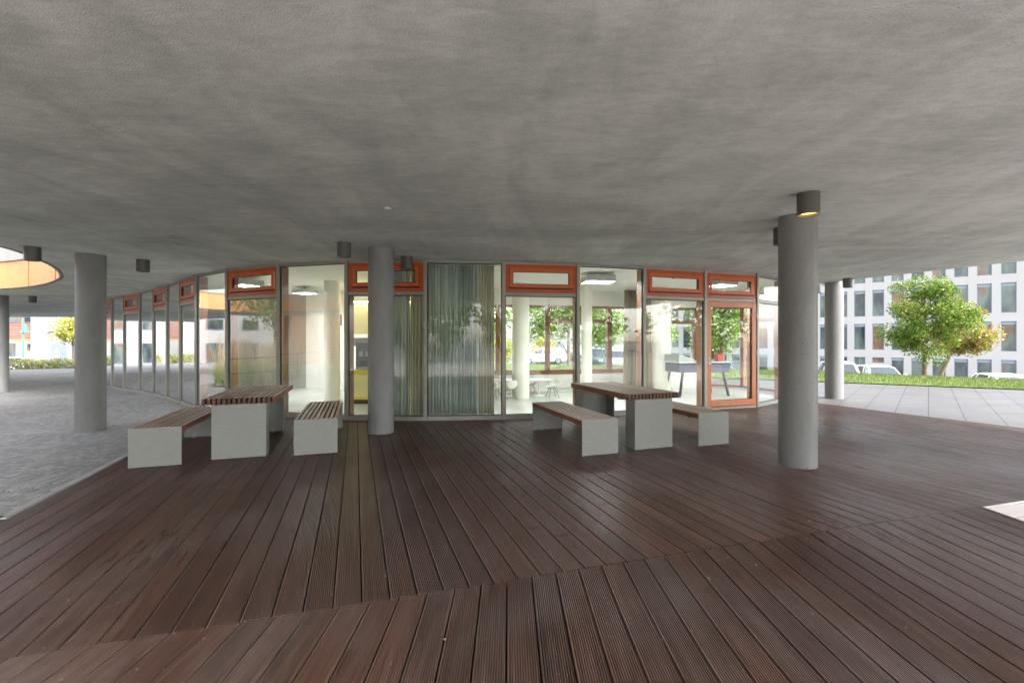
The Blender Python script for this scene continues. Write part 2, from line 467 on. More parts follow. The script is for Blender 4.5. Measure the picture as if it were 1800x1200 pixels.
M['maple'] = mat_leaf('maple_leaves', [(0, hexc('#38571a')), (.5, hexc('#5d7f27')), (.85, hexc('#879a38')), (1, hexc('#a3974e'))], .5,
                      (1.1, -3.5, [(0, hexc('#6f8030')), (.6, hexc('#968e46')), (1, hexc('#a07a4e'))]))
M['maple_red'] = mat_leaf('turning_maple_leaves', [(0, hexc('#6b7d2c')), (.4, hexc('#92943f')), (.75, hexc('#b38f54')), (1, hexc('#a86d48'))], .5)
M['tree_far'] = mat_leaf('far_green_leaves', [(0, hexc('#5b7a35')), (.5, hexc('#7e9c4c')), (1, hexc('#a8ba6c'))], .5)
M['tree_yellow'] = mat_leaf('yellow_green_leaves', [(0, hexc('#8f9a3a')), (.5, hexc('#b5b653')), (1, hexc('#cfc878'))], .5)
M['hedge'] = mat_leaf('hedge_leaves', [(0, hexc('#66763a')), (.5, hexc('#8f9850')), (.85, hexc('#b5b270')), (1, hexc('#cdbfa6'))], .35)
M['reed'] = mat_leaf('ornamental_grass_blades', [(0, hexc('#728f42')), (.6, hexc('#9db05a')), (1, hexc('#c2c274'))], .4)
M['plume'] = mat_leaf('tan_grass_plumes', [(0, hexc('#cdb48a')), (1, hexc('#e9d9b8'))], .4)
M['soil'] = mat_plain('garden_soil', '#5a4d3c', .95, 0, .3, 5, .5)
M['dark_metal'] = mat_plain('dark_grey_metal', '#3d4042', .45, .5, .1, 6, .03)
M['white_metal'] = mat_plain('white_painted_metal', '#dfe1e2', .4, .1, .04, 6, .02)
M['teal'] = mat_plain('teal_painted_metal', '#3fb7a6', .45, .1, .05, 5, .02)
M['tyre'] = mat_plain('black_tyre', '#191919', .8, 0, .1, 10, .1)
M['rim'] = mat_plain('alloy_rim', '#9fa2a5', .3, .8, .05, 6, 0)
M['car_glass'] = mat_plain('car_glass', '#27323c', .05, 0, .05, 2, 0, spec=1.0)
M['tail_red'] = mat_plain('red_tail_lamp', '#a3201d', .25, 0, .05, 5, 0)
M['head_clear'] = mat_plain('clear_headlamp', '#cfd6da', .12, .3, .05, 5, 0)
M['yellow'] = mat_plain('yellow_counter_laminate', '#e3cb3e', .4, 0, .03, 3, .02)
M['dark_machine'] = mat_plain('dark_machine_plastic', '#3b3d3b', .35, .1, .1, 4, .02)
M['taupe'] = mat_plain('taupe_shelf_laminate', '#7f7868', .5, 0, .05, 4, .02)
M['shell'] = mat_plain('white_plastic_shell', '#dadbd2', .35, 0, .02, 5, 0)
M['table_top'] = mat_plain('white_laminate', '#e6e6dd', .3, 0, .02, 5, 0)
M['navy'] = mat_plain('navy_game_table', '#2f3b5c', .4, 0, .06, 5, .02)
M['red'] = mat_plain('red_box_plastic', '#b5382c', .45, 0, .05, 5, .02)
M['blue_sign'] = mat_plain('blue_sign_paint', '#33579b', .4, 0, .05, 5, 0)

def mat_curtain(name, a, b):
    t = NT(name)
    v = t.coord('Object', (1, 1, .02))
    n = t.noise(v, 9, 3, .6)
    c = t.ramp(n, [(.35, hexc(a)), (.65, hexc(b))])
    d = t.n('ShaderNodeBsdfDiffuse'); tl = t.n('ShaderNodeBsdfTranslucent'); t.l(c, d.inputs[0]); t.l(c, tl.inputs[0])
    wv = t.noise(t.coord('Object', (1, 1, 1)), 300, 2); t.l(t.bump(wv, .2, .001), d.inputs['Normal'])
    m1 = t.n('ShaderNodeMixShader'); m1.inputs[0].default_value = .22; t.l(d.outputs[0], m1.inputs[1]); t.l(tl.outputs[0], m1.inputs[2])
    t.l(m1.outputs[0], t.out.inputs[0]); return t.m
M['curtain_green'] = mat_curtain('grey_green_curtain', '#b4c0b8', '#eaf0ec')
M['curtain_cream'] = mat_curtain('cream_curtain', '#dcdac8', '#f0eee0')
M['curtain_beige'] = mat_curtain('beige_curtain', '#8f8468', '#b3a888')

# ------------------------------------------------------------------ terrain
LAWN_IN = [(24, 8.5), (15.03, 13.36), (10.7, 15.9), (4, 19.3), (-2, 21.3), (-8, 24)]
LAWN_OUT = [(27, 8), (18.1, 16.1), (14.5, 19.9), (9, 23.6), (2, 27), (-8, 30)]
def seg_out(x, y):
    best = 1e9; side = -1
    for a, b in zip(LAWN_OUT[:-1], LAWN_OUT[1:]):
        dx, dy = b[0]-a[0], b[1]-a[1]; L2 = dx*dx+dy*dy
        t = max(0, min(1, ((x-a[0])*dx+(y-a[1])*dy)/L2)); ex, ey = x-a[0]-t*dx, y-a[1]-t*dy
        d = math.hypot(ex, ey)
        if d < best: best = d; side = 1 if (dx*ey-dy*ex) < 0 else -1
    return best if side > 0 else -best
def sm(t): t = max(0., min(1., t)); return t*t*(3-2*t)
def terrain(x, y):
    z = -.02*max(0.0, min(-x-3.5, 60))
    if x < -20: z -= .5*sm((y-33.4)/3)
    if x > -20 and y > 5:
        s = seg_out(x, y)
        if s > 0:
            amp = .6 + .6*sm((x-6)/8) + .3*sm((x-21)/4)
            z -= amp*sm(s/4.0) + (.035*min(max(s-4, 0), 40))*sm((x-6)/12)*sm((x+20)/10)
    return z
def cob(x, y): return -.02*max(0.0, min(-x-3.5, 60)) + .004

def axis_vals(lo, hi, near, step_n, step_f):
    v = [lo]
    while v[-1] < hi:
        s = step_n if abs(v[-1]) < near else step_f
        v.append(v[-1]+s)
    return v
xs = axis_vals(-420, 420, 64, 2, 26); ys = axis_vals(-420, 420, 64, 2, 26)
g = MB()
g.v = [(x, y, terrain(x, y)-.12) for y in ys for x in xs]
nx = len(xs)
g.f = [(j*nx+i, j*nx+i+1, (j+1)*nx+i+1, (j+1)*nx+i) for j in range(len(ys)-1) for i in range(nx-1)]
tag(g.build('ground', M['ground'], smooth=True), kind='structure')

# ------------------------------------------------------------------ facade line (post centres, left to right)
FRONT = [(-15.9, 17.6), (-14.85, 16.62), (-13.75, 15.68), (-12.6, 14.82), (-11.38, 13.95), (-10.24, 13.04), (-9.14, 12.1), (-8.06, 11.1), (-7.0, 10.13),
         (-5.83, 9.35), (-4.474, 8.76), (-3.03, 8.37), (-1.58, 8.31), (-.158, 8.45), (1.248, 8.68), (2.613, 9.04), (4.03, 9.55), (5.36, 10.0), (6.5, 10.9)]
BACK = [(7.05, 12.0), (6.7, 13.2), (5.6, 13.9), (4.2, 13.85), (2.85, 13.35), (.99, 12.8), (-.39, 12.65), (-1.35, 12.62)]
BACKWALL = [(-1.35, 12.62), (-3.5, 12.5), (-6.2, 13.7), (-8.8, 15.6), (-11.3, 17.8), (-13.3, 19.6), (-14.6, 20.8), (-15.9, 17.6)]

# ------------------------------------------------------------------ timber deck
SEAM = lambda x: 2.7955 + .2944*x
DU = Vector((-.34375, 1)).normalized(); EU = Vector((DU.y, -DU.x))     # upper boards run along DU
DL = Vector((-.007, 1)).normalized(); EL = Vector((DL.y, -DL.x))
DP = Vector((1, .2944)).normalized(); EP = Vector((DP.y, -DP.x))
KERB0 = Vector((-4.16, 3.76)); KERB1 = KERB0 + DU*6.35
front_deck = [(p[0], p[1]-.0) for p in FRONT if p[0] > -6.0]
UPPER = [(-8, SEAM(-8)), (-8, 3.70), tuple(KERB0), tuple(KERB1)] + front_deck[1:] + [(7.0, 11.3), (7.12, 10.6), (7.85, 9.0), (8.54, 7.59), (9.3, 5.9), (9.6, SEAM(9.6))]
LOWER = [(-8, -1.6), (4.15, -1.6), (4.15, SEAM(4.15)), (-8, SEAM(-8))]
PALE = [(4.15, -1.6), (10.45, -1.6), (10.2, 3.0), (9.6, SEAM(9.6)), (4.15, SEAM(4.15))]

def board_field(name, poly, d, e, pitch, off, mat, ridges=12, gap=.0105, seed=1, joint=None):
    rg = random.Random(seed); mb = MB(); uv = []
    P = [Vector(p) for p in poly]
    def cross(v):
        ts = []
        for i in range(len(P)):
            a, b = P[i], P[(i+1) % len(P)]
            va, vb = a.dot(e)-v, b.dot(e)-v
            if (va > 0) != (vb > 0):
                s = va/(va-vb); ts.append((a+(b-a)*s).dot(d))
        ts.sort(); return [(ts[i], ts[i+1]) for i in range(0, len(ts)-1, 2)]
    vmin = min(p.dot(e) for p in P); vmax = max(p.dot(e) for p in P)
    k0, k1 = math.floor((vmin-off)/pitch), math.ceil((vmax-off)/pitch)
    for k in range(k0, k1+1):
        v0, v1 = off+k*pitch+gap/2, off+(k+1)*pitch-gap/2
        v0, v1 = max(v0, vmin+.002), min(v1, vmax-.002)
        if v1-v0 < .02: continue
        prof = [(v0, -.045), (v0, -.003), (v0+.002, -.001)]
        if ridges:
            w = (v1-v0-.006)/ridges
            for r in range(ridges):
                a = v0+.003+r*w
                prof += [(a+.10*w, 0), (a+.45*w, 0), (a+.66*w, -.0095), (a+.89*w, -.0095)]
        else: prof += [(v0+.004, 0), (v1-.004, 0)]
        prof += [(v1-.002, -.001), (v1, -.003), (v1, -.045)]
        mids = cross((v0+v1)/2)
        lev = rg.uniform(-.0012, .0012)
        for ii, (ta, tb) in enumerate(mids):
            cuts = [None]
            if joint: cuts += [c for c in joint(rg, k, ta, tb) if ta+.3 < c < tb-.3]
            cuts += [None]
            iv = []
            for v, z in prof:
                c = cross(v)
                iv.append(c[min(ii, len(c)-1)] if c else (ta, tb))
            for s in range(len(cuts)-1):
                n = len(mb.v); m = len(prof)
                for (v, z), (a, b) in zip(prof, iv):
                    t0 = (a+.003) if cuts[s] is None else cuts[s]+.0018
                    t1 = (b-.003) if cuts[s+1] is None else cuts[s+1]-.0018
                    for t in (t0, t1):
                        p = d*t+e*v; mb.v.append((p.x, p.y, z+lev)); uv.append((t, v))
                for i in range(m-1): mb.f.append((n+2*i, n+2*i+2, n+2*i+3, n+2*i+1))
                mb.f.append(tuple(n+2*i for i in range(m-1, -1, -1))); mb.f.append(tuple(n+2*i+1 for i in range(m)))
    mb.uv = uv
    o = mb.build(name, mat); tag(o, kind='structure')
    # make sure tops face up
    bm = bmesh.new(); bm.from_mesh(o.data); bmesh.ops.recalc_face_normals(bm, faces=bm.faces[:]); bm.to_mesh(o.data); bm.free()
    return o

def upper_joints(rg, k, ta, tb):
    base = 6.15 + .28*(k % 2) + rg.uniform(-.06, .06)
    out = [base]
    if rg.random() < .5: out.append(base + rg.choice([1.2, 1.8, 2.2]))
    if rg.random() < .25: out.append(base - rg.choice([2.8, 3.3]))
    return sorted(out)
v_k = KERB0.dot(EU)
board_field('deck', UPPER, DU, EU, .1525, v_k, M['deck'], joint=upper_joints, seed=3)
board_field('lower_deck', LOWER, DL, EL, .1535, -.012, M['deck'], seed=4)
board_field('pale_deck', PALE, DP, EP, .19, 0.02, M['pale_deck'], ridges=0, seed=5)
M['gap_shade'] = mat_plain('gap_shade_black', '#1c1b1a', .9, 0, .2, 3, .1)
for pl_ in (UPPER, LOWER, PALE): poly_fill('gap_shade_sheet', [pl_], -.052, M['gap_shade'])['kind'] = 'structure'  # added black sheet standing for the shade in the board gaps
lit = MB(); rl_ = random.Random(44)
for _ in range(420):
    x, y = rl_.uniform(-6.5, 8.5), rl_.uniform(1.6, 9.5)
    if rl_.random() < .5: x, y = x*.5-2.5, y*.7+.5
    if not (inside((x, y), UPPER) or inside((x, y), LOWER)): continue
    a = rl_.uniform(0, 6.28); L = rl_.uniform(.003, .010); wd = L*rl_.uniform(.35, .8); z = .004
    c, s_ = math.cos(a), math.sin(a); n = len(lit.v)
    lit.v += [(x-c*L, y-s_*L, z), (x+s_*wd, y-c*wd, z+.002), (x+c*L, y+s_*L, z+rl_.uniform(.001, .006)), (x-s_*wd, y+c*wd, z+.001)]; lit.f.append((n, n+1, n+2, n+3))
tag(lit.build('fallen_leaves', mat_leaf('dry_leaf_litter', [(0, hexc('#7a6a55')), (.5, hexc('#a09380')), (1, hexc('#bdb5a6'))], .1)), 'tiny dry leaf flakes and petals scattered over the deck boards', 'leaf litter', kind='stuff')
# trim batten along the seam
sb = MB(); a, b = Vector((-8, SEAM(-8))), Vector((9.6, SEAM(9.6)))
# kerb between deck and cobbles
kb = MB()
Mk = frame_at(KERB0, KERB1); kb.box(-.02, 6.3, .006, .075, -.2, .012, Mk)
kb.box(-9.5, -4.16-.03, 3.712, 3.78, -.3, .012)
tag(kb.build('kerb', M['kerb'], bevel=.006), kind='structure')

# ------------------------------------------------------------------ cobbles, paving, lawn
BED = [(-10.1, 8.3), (-11.6, 5.2), (-13.0, 2.8), (-14.5, .8), (-18.5, .2), (-21.2, 3.5), (-20.6, 8.6), (-17.6, 11.6), (-14.3, 11.2), (-12, 9.8)]
k_in = [tuple(KERB0 + Vector((-.08, .03))), tuple(KERB1 + Vector((-.085, -.03)))]
COB = [(-9.5, 3.8)] + k_in + [(p[0]-.03, p[1]-.05) for p in reversed(FRONT) if p[0] < -6.6] + [(-17, 20), (-19, 26), (-21, 32.6), (-46, 32.6), (-46, -14), (-9.5, -14)]
poly_fill('cobbles', [COB], 0, M['cobble'], zf=cob, cuts=2)['kind'] = 'structure'
PAV = [(7.02, 11.35), (7.14, 10.62), (7.87, 9.02), (8.56, 7.6), (9.3, 6.0), (25, 6.0), (24, 8.4), (15.03, 13.3), (10.7, 15.84), (4, 19.24), (-2, 21.24), (-8, 23.9), (-15, 24), (-12, 19.6), (-6.2, 14.3), (-3.4, 13.0), (0, 13), (3, 13.8), (5.6, 14.3), (6.9, 13.3), (7.2, 12)]
poly_fill('pavement', [PAV], -.006, M['paving'])['kind'] = 'structure'
BOUNCE = [(9.33, 5.94), (9.63, SEAM(9.6)), (10.25, 3.0), (10.5, -1.64), (-9.45, -1.64), (-9.45, -14), (26, -14), (25, 5.94)]
poly_fill('bounce_ground', [BOUNCE], -.006, M['bounce_ground'])['kind'] = 'structure'  # unseen pale ground added to bounce light up to the soffit
lw = MB(); nL = 14; nA = 60
def lerp_poly(P, t):
    L = [0]
    for a, b in zip(P[:-1], P[1:]): L.append(L[-1]+math.dist(a, b))
    s = t*L[-1]
    for i in range(len(P)-1):
        if s <= L[i+1]+1e-9:
            u = (s-L[i])/(L[i+1]-L[i]); return (P[i][0]+(P[i+1][0]-P[i][0])*u, P[i][1]+(P[i+1][1]-P[i][1])*u)
def lawn_pt(t, s):
    a, b = lerp_poly(LAWN_IN, t), lerp_poly(LAWN_OUT, t)
    e = 1.0 + 0
    x, y = a[0]+(b[0]-a[0])*s*1.9, a[1]+(b[1]-a[1])*s*1.9
    z = terrain(x, y) + .02 + .07*math.sin(min(s*1.9, 1)*math.pi) if s*1.9 < 1 else terrain(x, y)+.02
    return x, y, z
lw.v = [lawn_pt(i/nA, j/nL) for i in range(nA+1) for j in range(nL+1)]
lw.f = [(i*(nL+1)+j, (i+1)*(nL+1)+j, (i+1)*(nL+1)+j+1, i*(nL+1)+j+1) for i in range(nA) for j in range(nL)]
tag(lw.build('lawn', M['lawn'], smooth=True), kind='structure')
gb = MB()
for _ in range(36000):
    t = rng.uniform(.08, .72); s = rng.uniform(0.002, .56)
    x, y, z = lawn_pt(t, s); h = rng.uniform(.04, .095); a = rng.uniform(0, 6.28); w = .008
    dx, dy = math.cos(a)*w, math.sin(a)*w; lx, ly = rng.uniform(-.03, .03), rng.uniform(-.03, .03)
    n = len(gb.v); gb.v += [(x-dx, y-dy, z-.01), (x+dx, y+dy, z-.01), (x+lx, y+ly, z+h)]; gb.f.append((n, n+1, n+2))
tag(gb.build('grass', M['blade']), 'short mown green grass on the low bank beyond the pale paving', 'grass', kind='stuff')

# ------------------------------------------------------------------ overhanging storey: soffit, court opening, walls
HC = (-15.6, 6.0)
HOLE = [(-8.0, 7.1), (-8.3, 7.75), (-9.1, 9.0), (-9.95, 10.0), (-10.8, 10.85), (-12.65, 12.2), (-14.8, 13.2), (-18, 13.7), (-21.4, 12.2), (-23, 8.6), (-22.4, 3.4), (-20, -.3), (-16, -1.9), (-12, -.9), (-9.3, 1.8), (-8.1, 4.4), (-7.8, 6.0)]
def _chaikin(P, it):
    for _ in range(it):
        Q = []
        for i in range(len(P)):
            a, b = P[i], P[(i+1) % len(P)]
            Q += [(a[0]*.75+b[0]*.25, a[1]*.75+b[1]*.25), (a[0]*.25+b[0]*.75, a[1]*.25+b[1]*.75)]
        P = Q
    return P
hole = _chaikin(HOLE, 2)
OUT = [(12.2, 1.2), (11.1, 4.6), (9.45, 8.3), (8.45, 10.5), (8.0, 11.6), (7.9, 13.0), (7.3, 14.4), (5.6, 15.1), (3.4, 14.9), (1.2, 14.0), (-1.5, 13.7), (-4, 13.8), (-6.8, 15.2), (-9.6, 17.4), (-12.4, 20.2), (-15.5, 24.2), (-19, 27.6),
       (-24, 29.3), (-30, 29.4), (-36, 28.0), (-38.5, 24), (-37, 19), (-32, 14), (-27.5, 9), (-25.3, 3), (-24.0, -2), (-20.5, -4.4), (-15, -4.9), (-10.5, -3.2), (-6, -1.8), (2, -1.3), (8.5, -1.1), (11.3, -.4)]
def smooth_loop(P, it=2):
    for _ in range(it):
        Q = []
        for i in range(len(P)):
            a, b = P[i], P[(i+1) % len(P)]
            Q += [(a[0]*.75+b[0]*.25, a[1]*.75+b[1]*.25), (a[0]*.25+b[0]*.75, a[1]*.25+b[1]*.75)]
        P = Q
    return P
OUTS = smooth_loop(OUT, 1)
bld = thing('overhanging_building', 'raised grey plastered storey whose smooth soffit roofs the whole terrace', 'building', (0, 4, 0))
poly_fill('soffit', [OUTS, hole], CEIL, M['soffit'], flip=True, parent=bld)
MB().strip(OUTS, CEIL+.002, CEIL+.45, .02, True).build('fascia', M['band'], bld, world=True)
MB().strip(OUTS, CEIL+.455, 4.6, .3, True).build('cladding', M['larch'], bld, world=True)
hl = list(reversed(hole))
MB().strip([(HC[0]+(p[0]-HC[0])*1.004, HC[1]+(p[1]-HC[1])*1.004) for p in hl], CEIL-.004, CEIL+.028, .05, True).build('edge_trim', M['dark_metal'], bld, world=True)
MB().strip([(HC[0]+(p[0]-HC[0])*1.012, HC[1]+(p[1]-HC[1])*1.012) for p in hl], CEIL+.03, 3.72, .1, True).build('court_lining', M['larch'], bld, world=True)
MB().strip([(HC[0]+(p[0]-HC[0])*1.005, HC[1]+(p[1]-HC[1])*1.005) for p in hl], 3.725, 4.595, .15, True).build('court_band', M['band'], bld, world=True)
for i in range(0, len(hole), 4):
    p = hole[i]; q = hole[(i+1) % len(hole)]; k = 1.0118
    Mj = frame_at((HC[0]+(p[0]-HC[0])*k, HC[1]+(p[1]-HC[1])*k), (HC[0]+(q[0]-HC[0])*k, HC[1]+(q[1]-HC[1])*k))
    MB().box(-.002, .002, -.0, .02, CEIL+.05, 3.72, Mj).build('lining_joint', M['inner_wood'], bld, world=True)
poly_fill('roof', [OUTS, hole], 4.605, M['band'], parent=bld)

# ------------------------------------------------------------------ columns
def column_mesh():
    mb = MB(); n = 64; zs = [-1.0, 0, 0.4, CEIL+.004]
    for z in zs:
        for i in range(n):
            r = .2; a = 2*math.pi*i/n
            mb.v.append((r*math.cos(a), r*math.sin(a), z))
    for j in range(3):
        for i in range(n): mb.f.append((j*n+i, j*n+(i+1) % n, (j+1)*n+(i+1) % n, (j+1)*n+i))
    for a in (0, math.pi): mb.box(.1985, .2035, -.003, .003, -.2, CEIL-.002, Matrix.Rotation(a+.05, 4, 'Z'))
    return mb
COLS = [((3.37, 5.37), 2.2, 'nearest round grey column on the deck, amber lamp before its top'),
        ((-7.2, 7.78), .6, 'round grey column standing on the cobbles beside the left slatted bench'),
        ((-2.09, 7.26), 1.1, 'round grey column on the deck in front of the orange vent window and curtain'),
        ((8.14, 11.5), 2.9, 'round grey column standing on the pale paving near the lawn'),
        ((-16.75, 14.9), .2, 'farthest round grey column on the cobbles, beyond the round roof opening')]
c0 = None
for (x, y), rz, lab in COLS:
    if c0 is None: c0 = column_mesh().build('concrete_column', M['column'], smooth='auto'); o = c0
    else: o = c0.copy(); COL.objects.link(o)
    o.location = (x, y, 0); o.rotation_euler.z = rz
    tag(o, lab, 'column', 'round concrete columns carrying the storey above', 'thing')
for i, (x, y) in enumerate([(-21.8, -2.9), (-24.2, 6.0), (-30.5, 15.5)]):
    o = c0.copy(); COL.objects.link(o); o.location = (x, y, 0)
    tag(o, ['round grey column behind the court garden, seen only mirrored in the glazing', 'round grey column at the west rim of the court, seen only mirrored', 'round grey column far out on the cobbles before the hedge', 'round grey column at the hedge end of the roof'][i], 'column', 'round concrete columns carrying the storey above', 'thing')

# ------------------------------------------------------------------ downlights on the soffit
def make_downlight(lens):
    t = thing('downlight', 'x', 'lamp')
    MB().lathe([(.088, 0), (.1, 0), (.1, -.215), (.094, -.22), (.09, -.215), (.088, -.06)], 40).build('housing', M['lamp_body'], t, smooth='auto')
    pl = MB(); pl.cyl((0, 0), .118, -.006, .0, 40); pl.box(-.155, .155, -.022, .022, -.007, -.001)
    pl.build('mounting_plate', M['lamp_plate'], t)
    MB().cyl((0, 0), .089, -.19, -.18, 40).build('lens', lens, t)
    return t
DL_ = [((2.93, 4.5), 'lens_warm', 'glowing amber cylinder lamp in front of the nearest column top'),
       ((3.5, 5.9), 'lens_pale', 'dark cylinder lamp peeping out behind the nearest column'),
       ((-2.5, 6.78), 'lens_pale', 'grey cylinder lamp to the left of the middle column top'),
       ((-1.84, 7.94), 'lens_pale', 'grey cylinder lamp to the right of the middle column, over the orange vent'),
       ((-7.48, 7.1), 'lens_pale', 'grey cylinder lamp overlapping the bright wooden rim of the round opening'),
       ((-6.68, 8.24), 'lens_pale', 'dark cylinder lamp between the cobble-side column and the curved glazing'),
       ((-15.9, 15.1), 'lens_pale', 'tiny dark cylinder lamp far off under the soffit beyond the round opening'),
       ((8.05, 12.0), 'lens_pale', 'small cylinder lamp left of the paving column, half behind the nearest column'),
       ((7.93, 10.75), 'lens_pale', 'small cylinder lamp just right of the paving column top')]
first = {}
for i, ((x, y), ln, lab) in enumerate(DL_):
    if ln not in first: t = first[ln] = make_downlight(M[ln])
    else: t = copy_tree(first[ln])
    t.location = (x, y, CEIL); t.rotation_euler.z = .15*i - .3
    tag(t, lab, 'lamp', 'cylinder downlights on the soffit')
sp = thing('recessed_spot', 'tiny flush round spotlight in the bare soffit above the middle column', 'lamp', (-1.37, 5.02, CEIL))
MB().lathe([(.04, -.004), (.06, -.004), (.062, .001)], 32).build('trim_ring', M['lamp_plate'], sp, smooth='auto')
MB().cyl((0, 0), .04, -.002, .001, 32).build('lens', M['lens_pale'], sp)

# ------------------------------------------------------------------ glass pavilion
pav = thing('glass_pavilion', 'curved glazed pavilion with grey steel posts and orange wooden vents under the soffit', 'building', (-2, 11, 0))
PB = lambda mb, name, mat, parent=pav, **k: mb.build(name, mat, parent, world=True, **k)
def sub(mb, name, mat, parent, **k): return mb.build(name, mat, parent, **k)   # parent has identity basis: same world coordinates
ring = FRONT + BACK[:-1] + BACKWALL[:-1]
inner = ring
def gz(p): return min(cob(*p), 0) if p[0] < -6.5 else 0.0
poly_fill('floor', [ring], .018, M['in_floor'], zf=lambda x, y: gz((x, y))+.018, parent=pav)
poly_fill('ceiling', [ring], CEIL-.035, M['in_ceiling'], flip=True, parent=pav)
def gz(p): return min(cob(*p), 0) if p[0] < -6.5 else 0.0
KIND = {}
kinds_lr = ['full', 'vent', 'full', 'vent', 'full', 'vent', 'full', 'vent', 'full', 'vent', 'full', 'vent', 'full', 'vent', 'full', 'vent', 'door', 'side']
# FRONT bay index 0 is the far left; bay 15 spans posts 2.613-4.03, bay 16 holds the door
kinds_lr[8] = 'full'; 
order = {16: 'door', 15: 'vent', 14: 'full', 13: 'vent', 12: 'full', 11: 'vent', 10: 'full', 9: 'vent', 8: 'full', 7: 'vent', 6: 'full', 5: 'vent', 4: 'full', 3: 'vent', 2: 'full', 1: 'vent', 0: 'full', 17: 'side'}
PW = .031                                             # half width of a post
def leaf_pane(x0, x1, z0, z1, Mb, glass, name='glass_panel', parent=None, gask=True):
    p = MB().box(x0, x1, -.012, .012, z0, z1, Mb)
    o = PB(p, name, glass, parent or pav) if parent is None else sub(p, name, glass, parent)
    if gask: sub(MB().frame(x0, x1, z0, z1, .012, -.0165, .0165, Mb), 'gasket', M['gasket'], o)
    return o
for i in range(len(FRONT)-1):
    p, q = FRONT[i], FRONT[i+1]; L = math.dist(p, q); Mb = frame_at(p, q); kd = order[i]
    zb = min(gz(p), gz(q))
    x0, x1 = PW+.001, L-PW-.001
    PB(MB().box(.0335, L-.0335, -.045, .05, zb-.02, .075, Mb), 'sill', M['steel'], bevel=.004) if zb > -.01 else PB(MB().box(.0335, L-.0335, -.045, .05, zb-.06, zb+.085, Mb), 'sill', M['steel'], bevel=.004)
    zg = .077 if zb > -.01 else zb+.087
    PB(MB().box(.0335, L-.0335, -.035, .05, CEIL-.045, CEIL-.002, Mb), 'head_rail', M['steel'])
    if kd in ('vent', 'door'):
        PB(MB().box(.0335, L-.0335, -.04, .05, 2.285, 2.345, Mb), 'transom', M['steel'], bevel=.004)
        w = PB(MB().frame(x0, x1, 2.347, CEIL-.047, .07, -.03, .06, Mb), 'vent_window', M['orange'], bevel=.004)
        sx0, sx1, sz0, sz1 = x0+.106, x1-.106, 2.347+.125, CEIL-.047-.102
        s = sub(MB().frame(sx0-.03, sx1+.03, sz0-.03, sz1+.03, .066, -.048, -.032, Mb), 'sash', M['orange_dark'], w, bevel=.004)
        sub(MB().box(sx0-.036, sx1+.036, -.05, -.031, sz0-.055, sz0-.031, Mb), 'drip_rail', M['gasket'], w)
        sub(MB().box(sx0+.036, sx1-.036, -.02, .004, sz0+.036, sz1-.036, Mb), 'pane', M['glass'], w)
        sub(MB().frame(sx0+.030, sx1-.030, sz0+.030, sz1-.030, .014, -.026, .012, Mb), 'gasket', M['gasket'], w)
        sub(MB().frame(x0+.0705, x1-.0705, 2.4175, CEIL-.1175, .012, -.022, .0, Mb), 'shadow_gap', M['gasket'], w)
        if kd == 'vent': leaf_pane(x0, x1, zg, 2.283, Mb, M['glass_sun' if i < 11 else 'glass'])
        else:
            d = PB(MB().frame(x0+.004, x1-.004, .03, 2.279, .115, -.045, .03, Mb, wb=.15, wt=.12), 'door', M['door_wood'], bevel=.004)
            sub(MB().box(x0+.122, x1-.122, -.012, .012, .183, 2.156, Mb), 'pane', M['glass'], d)
            sub(MB().frame(x0+.1195, x1-.1195, .1805, 2.1585, .012, -.02, .02, Mb), 'gasket', M['gasket'], d)
            h = MB(); hx = x0+.062
            h.cyl((0, 0), .026, 0, .01, 24, M=Mb @ Matrix.Translation((hx, -.045, 1.06)) @ Matrix.Rotation(R(90), 4, 'X'))
            h.tube([(hx, -.05, 1.06), (hx, -.095, 1.06), (hx+.03, -.1, 1.06), (hx+.135, -.098, 1.06)], .0095, 10, M=Mb)
            sub(h, 'handle', M['rim'], d, smooth='auto')
            k = MB().cyl((0, 0), .026, 0, .01, 24, M=Mb @ Matrix.Translation((hx, -.045, .975)) @ Matrix.Rotation(R(90), 4, 'X'))
            k.box(hx-.005, hx+.005, -.058, -.0555, .962, .988, Mb)
            sub(k, 'lock_plate', M['rim'], d)
            for zz in (.28, 1.12, 1.95):
                sub(MB().cyl((x1-.004, -.052), .011, zz, zz+.11, 12, M=Mb), 'hinge', M['rim'], d)
    elif kd == 'full':
        leaf_pane(x0, x1, zg, CEIL-.047, Mb, M['glass_sun' if i < 11 else 'glass'])
    else:
        PB(MB().box(.0335, L-.0335, -.04, .05, 2.285, 2.345, Mb), 'transom', M['steel'])
        leaf_pane(x0, x1, .077, 2.283, Mb, M['glass']); leaf_pane(x0, x1, 2.347, CEIL-.047, Mb, M['glass'])
for i, p in enumerate(FRONT):
    a = FRONT[max(i-1, 0)]; b = FRONT[min(i+1, len(FRONT)-1)]
    t = (Vector(b)-Vector(a)).normalized(); Mb = frame_at(p, (p[0]+t.x, p[1]+t.y))
    o = PB(MB().box(-PW, PW, -.055, .052, gz(p)-.02, CEIL-.001, Mb), 'post', M['steel'], bevel=.004)
    sub(MB().box(-.03, .03, .054, .19, .02, CEIL-.04, Mb), 'inner_post', M['inner_wood'], o)
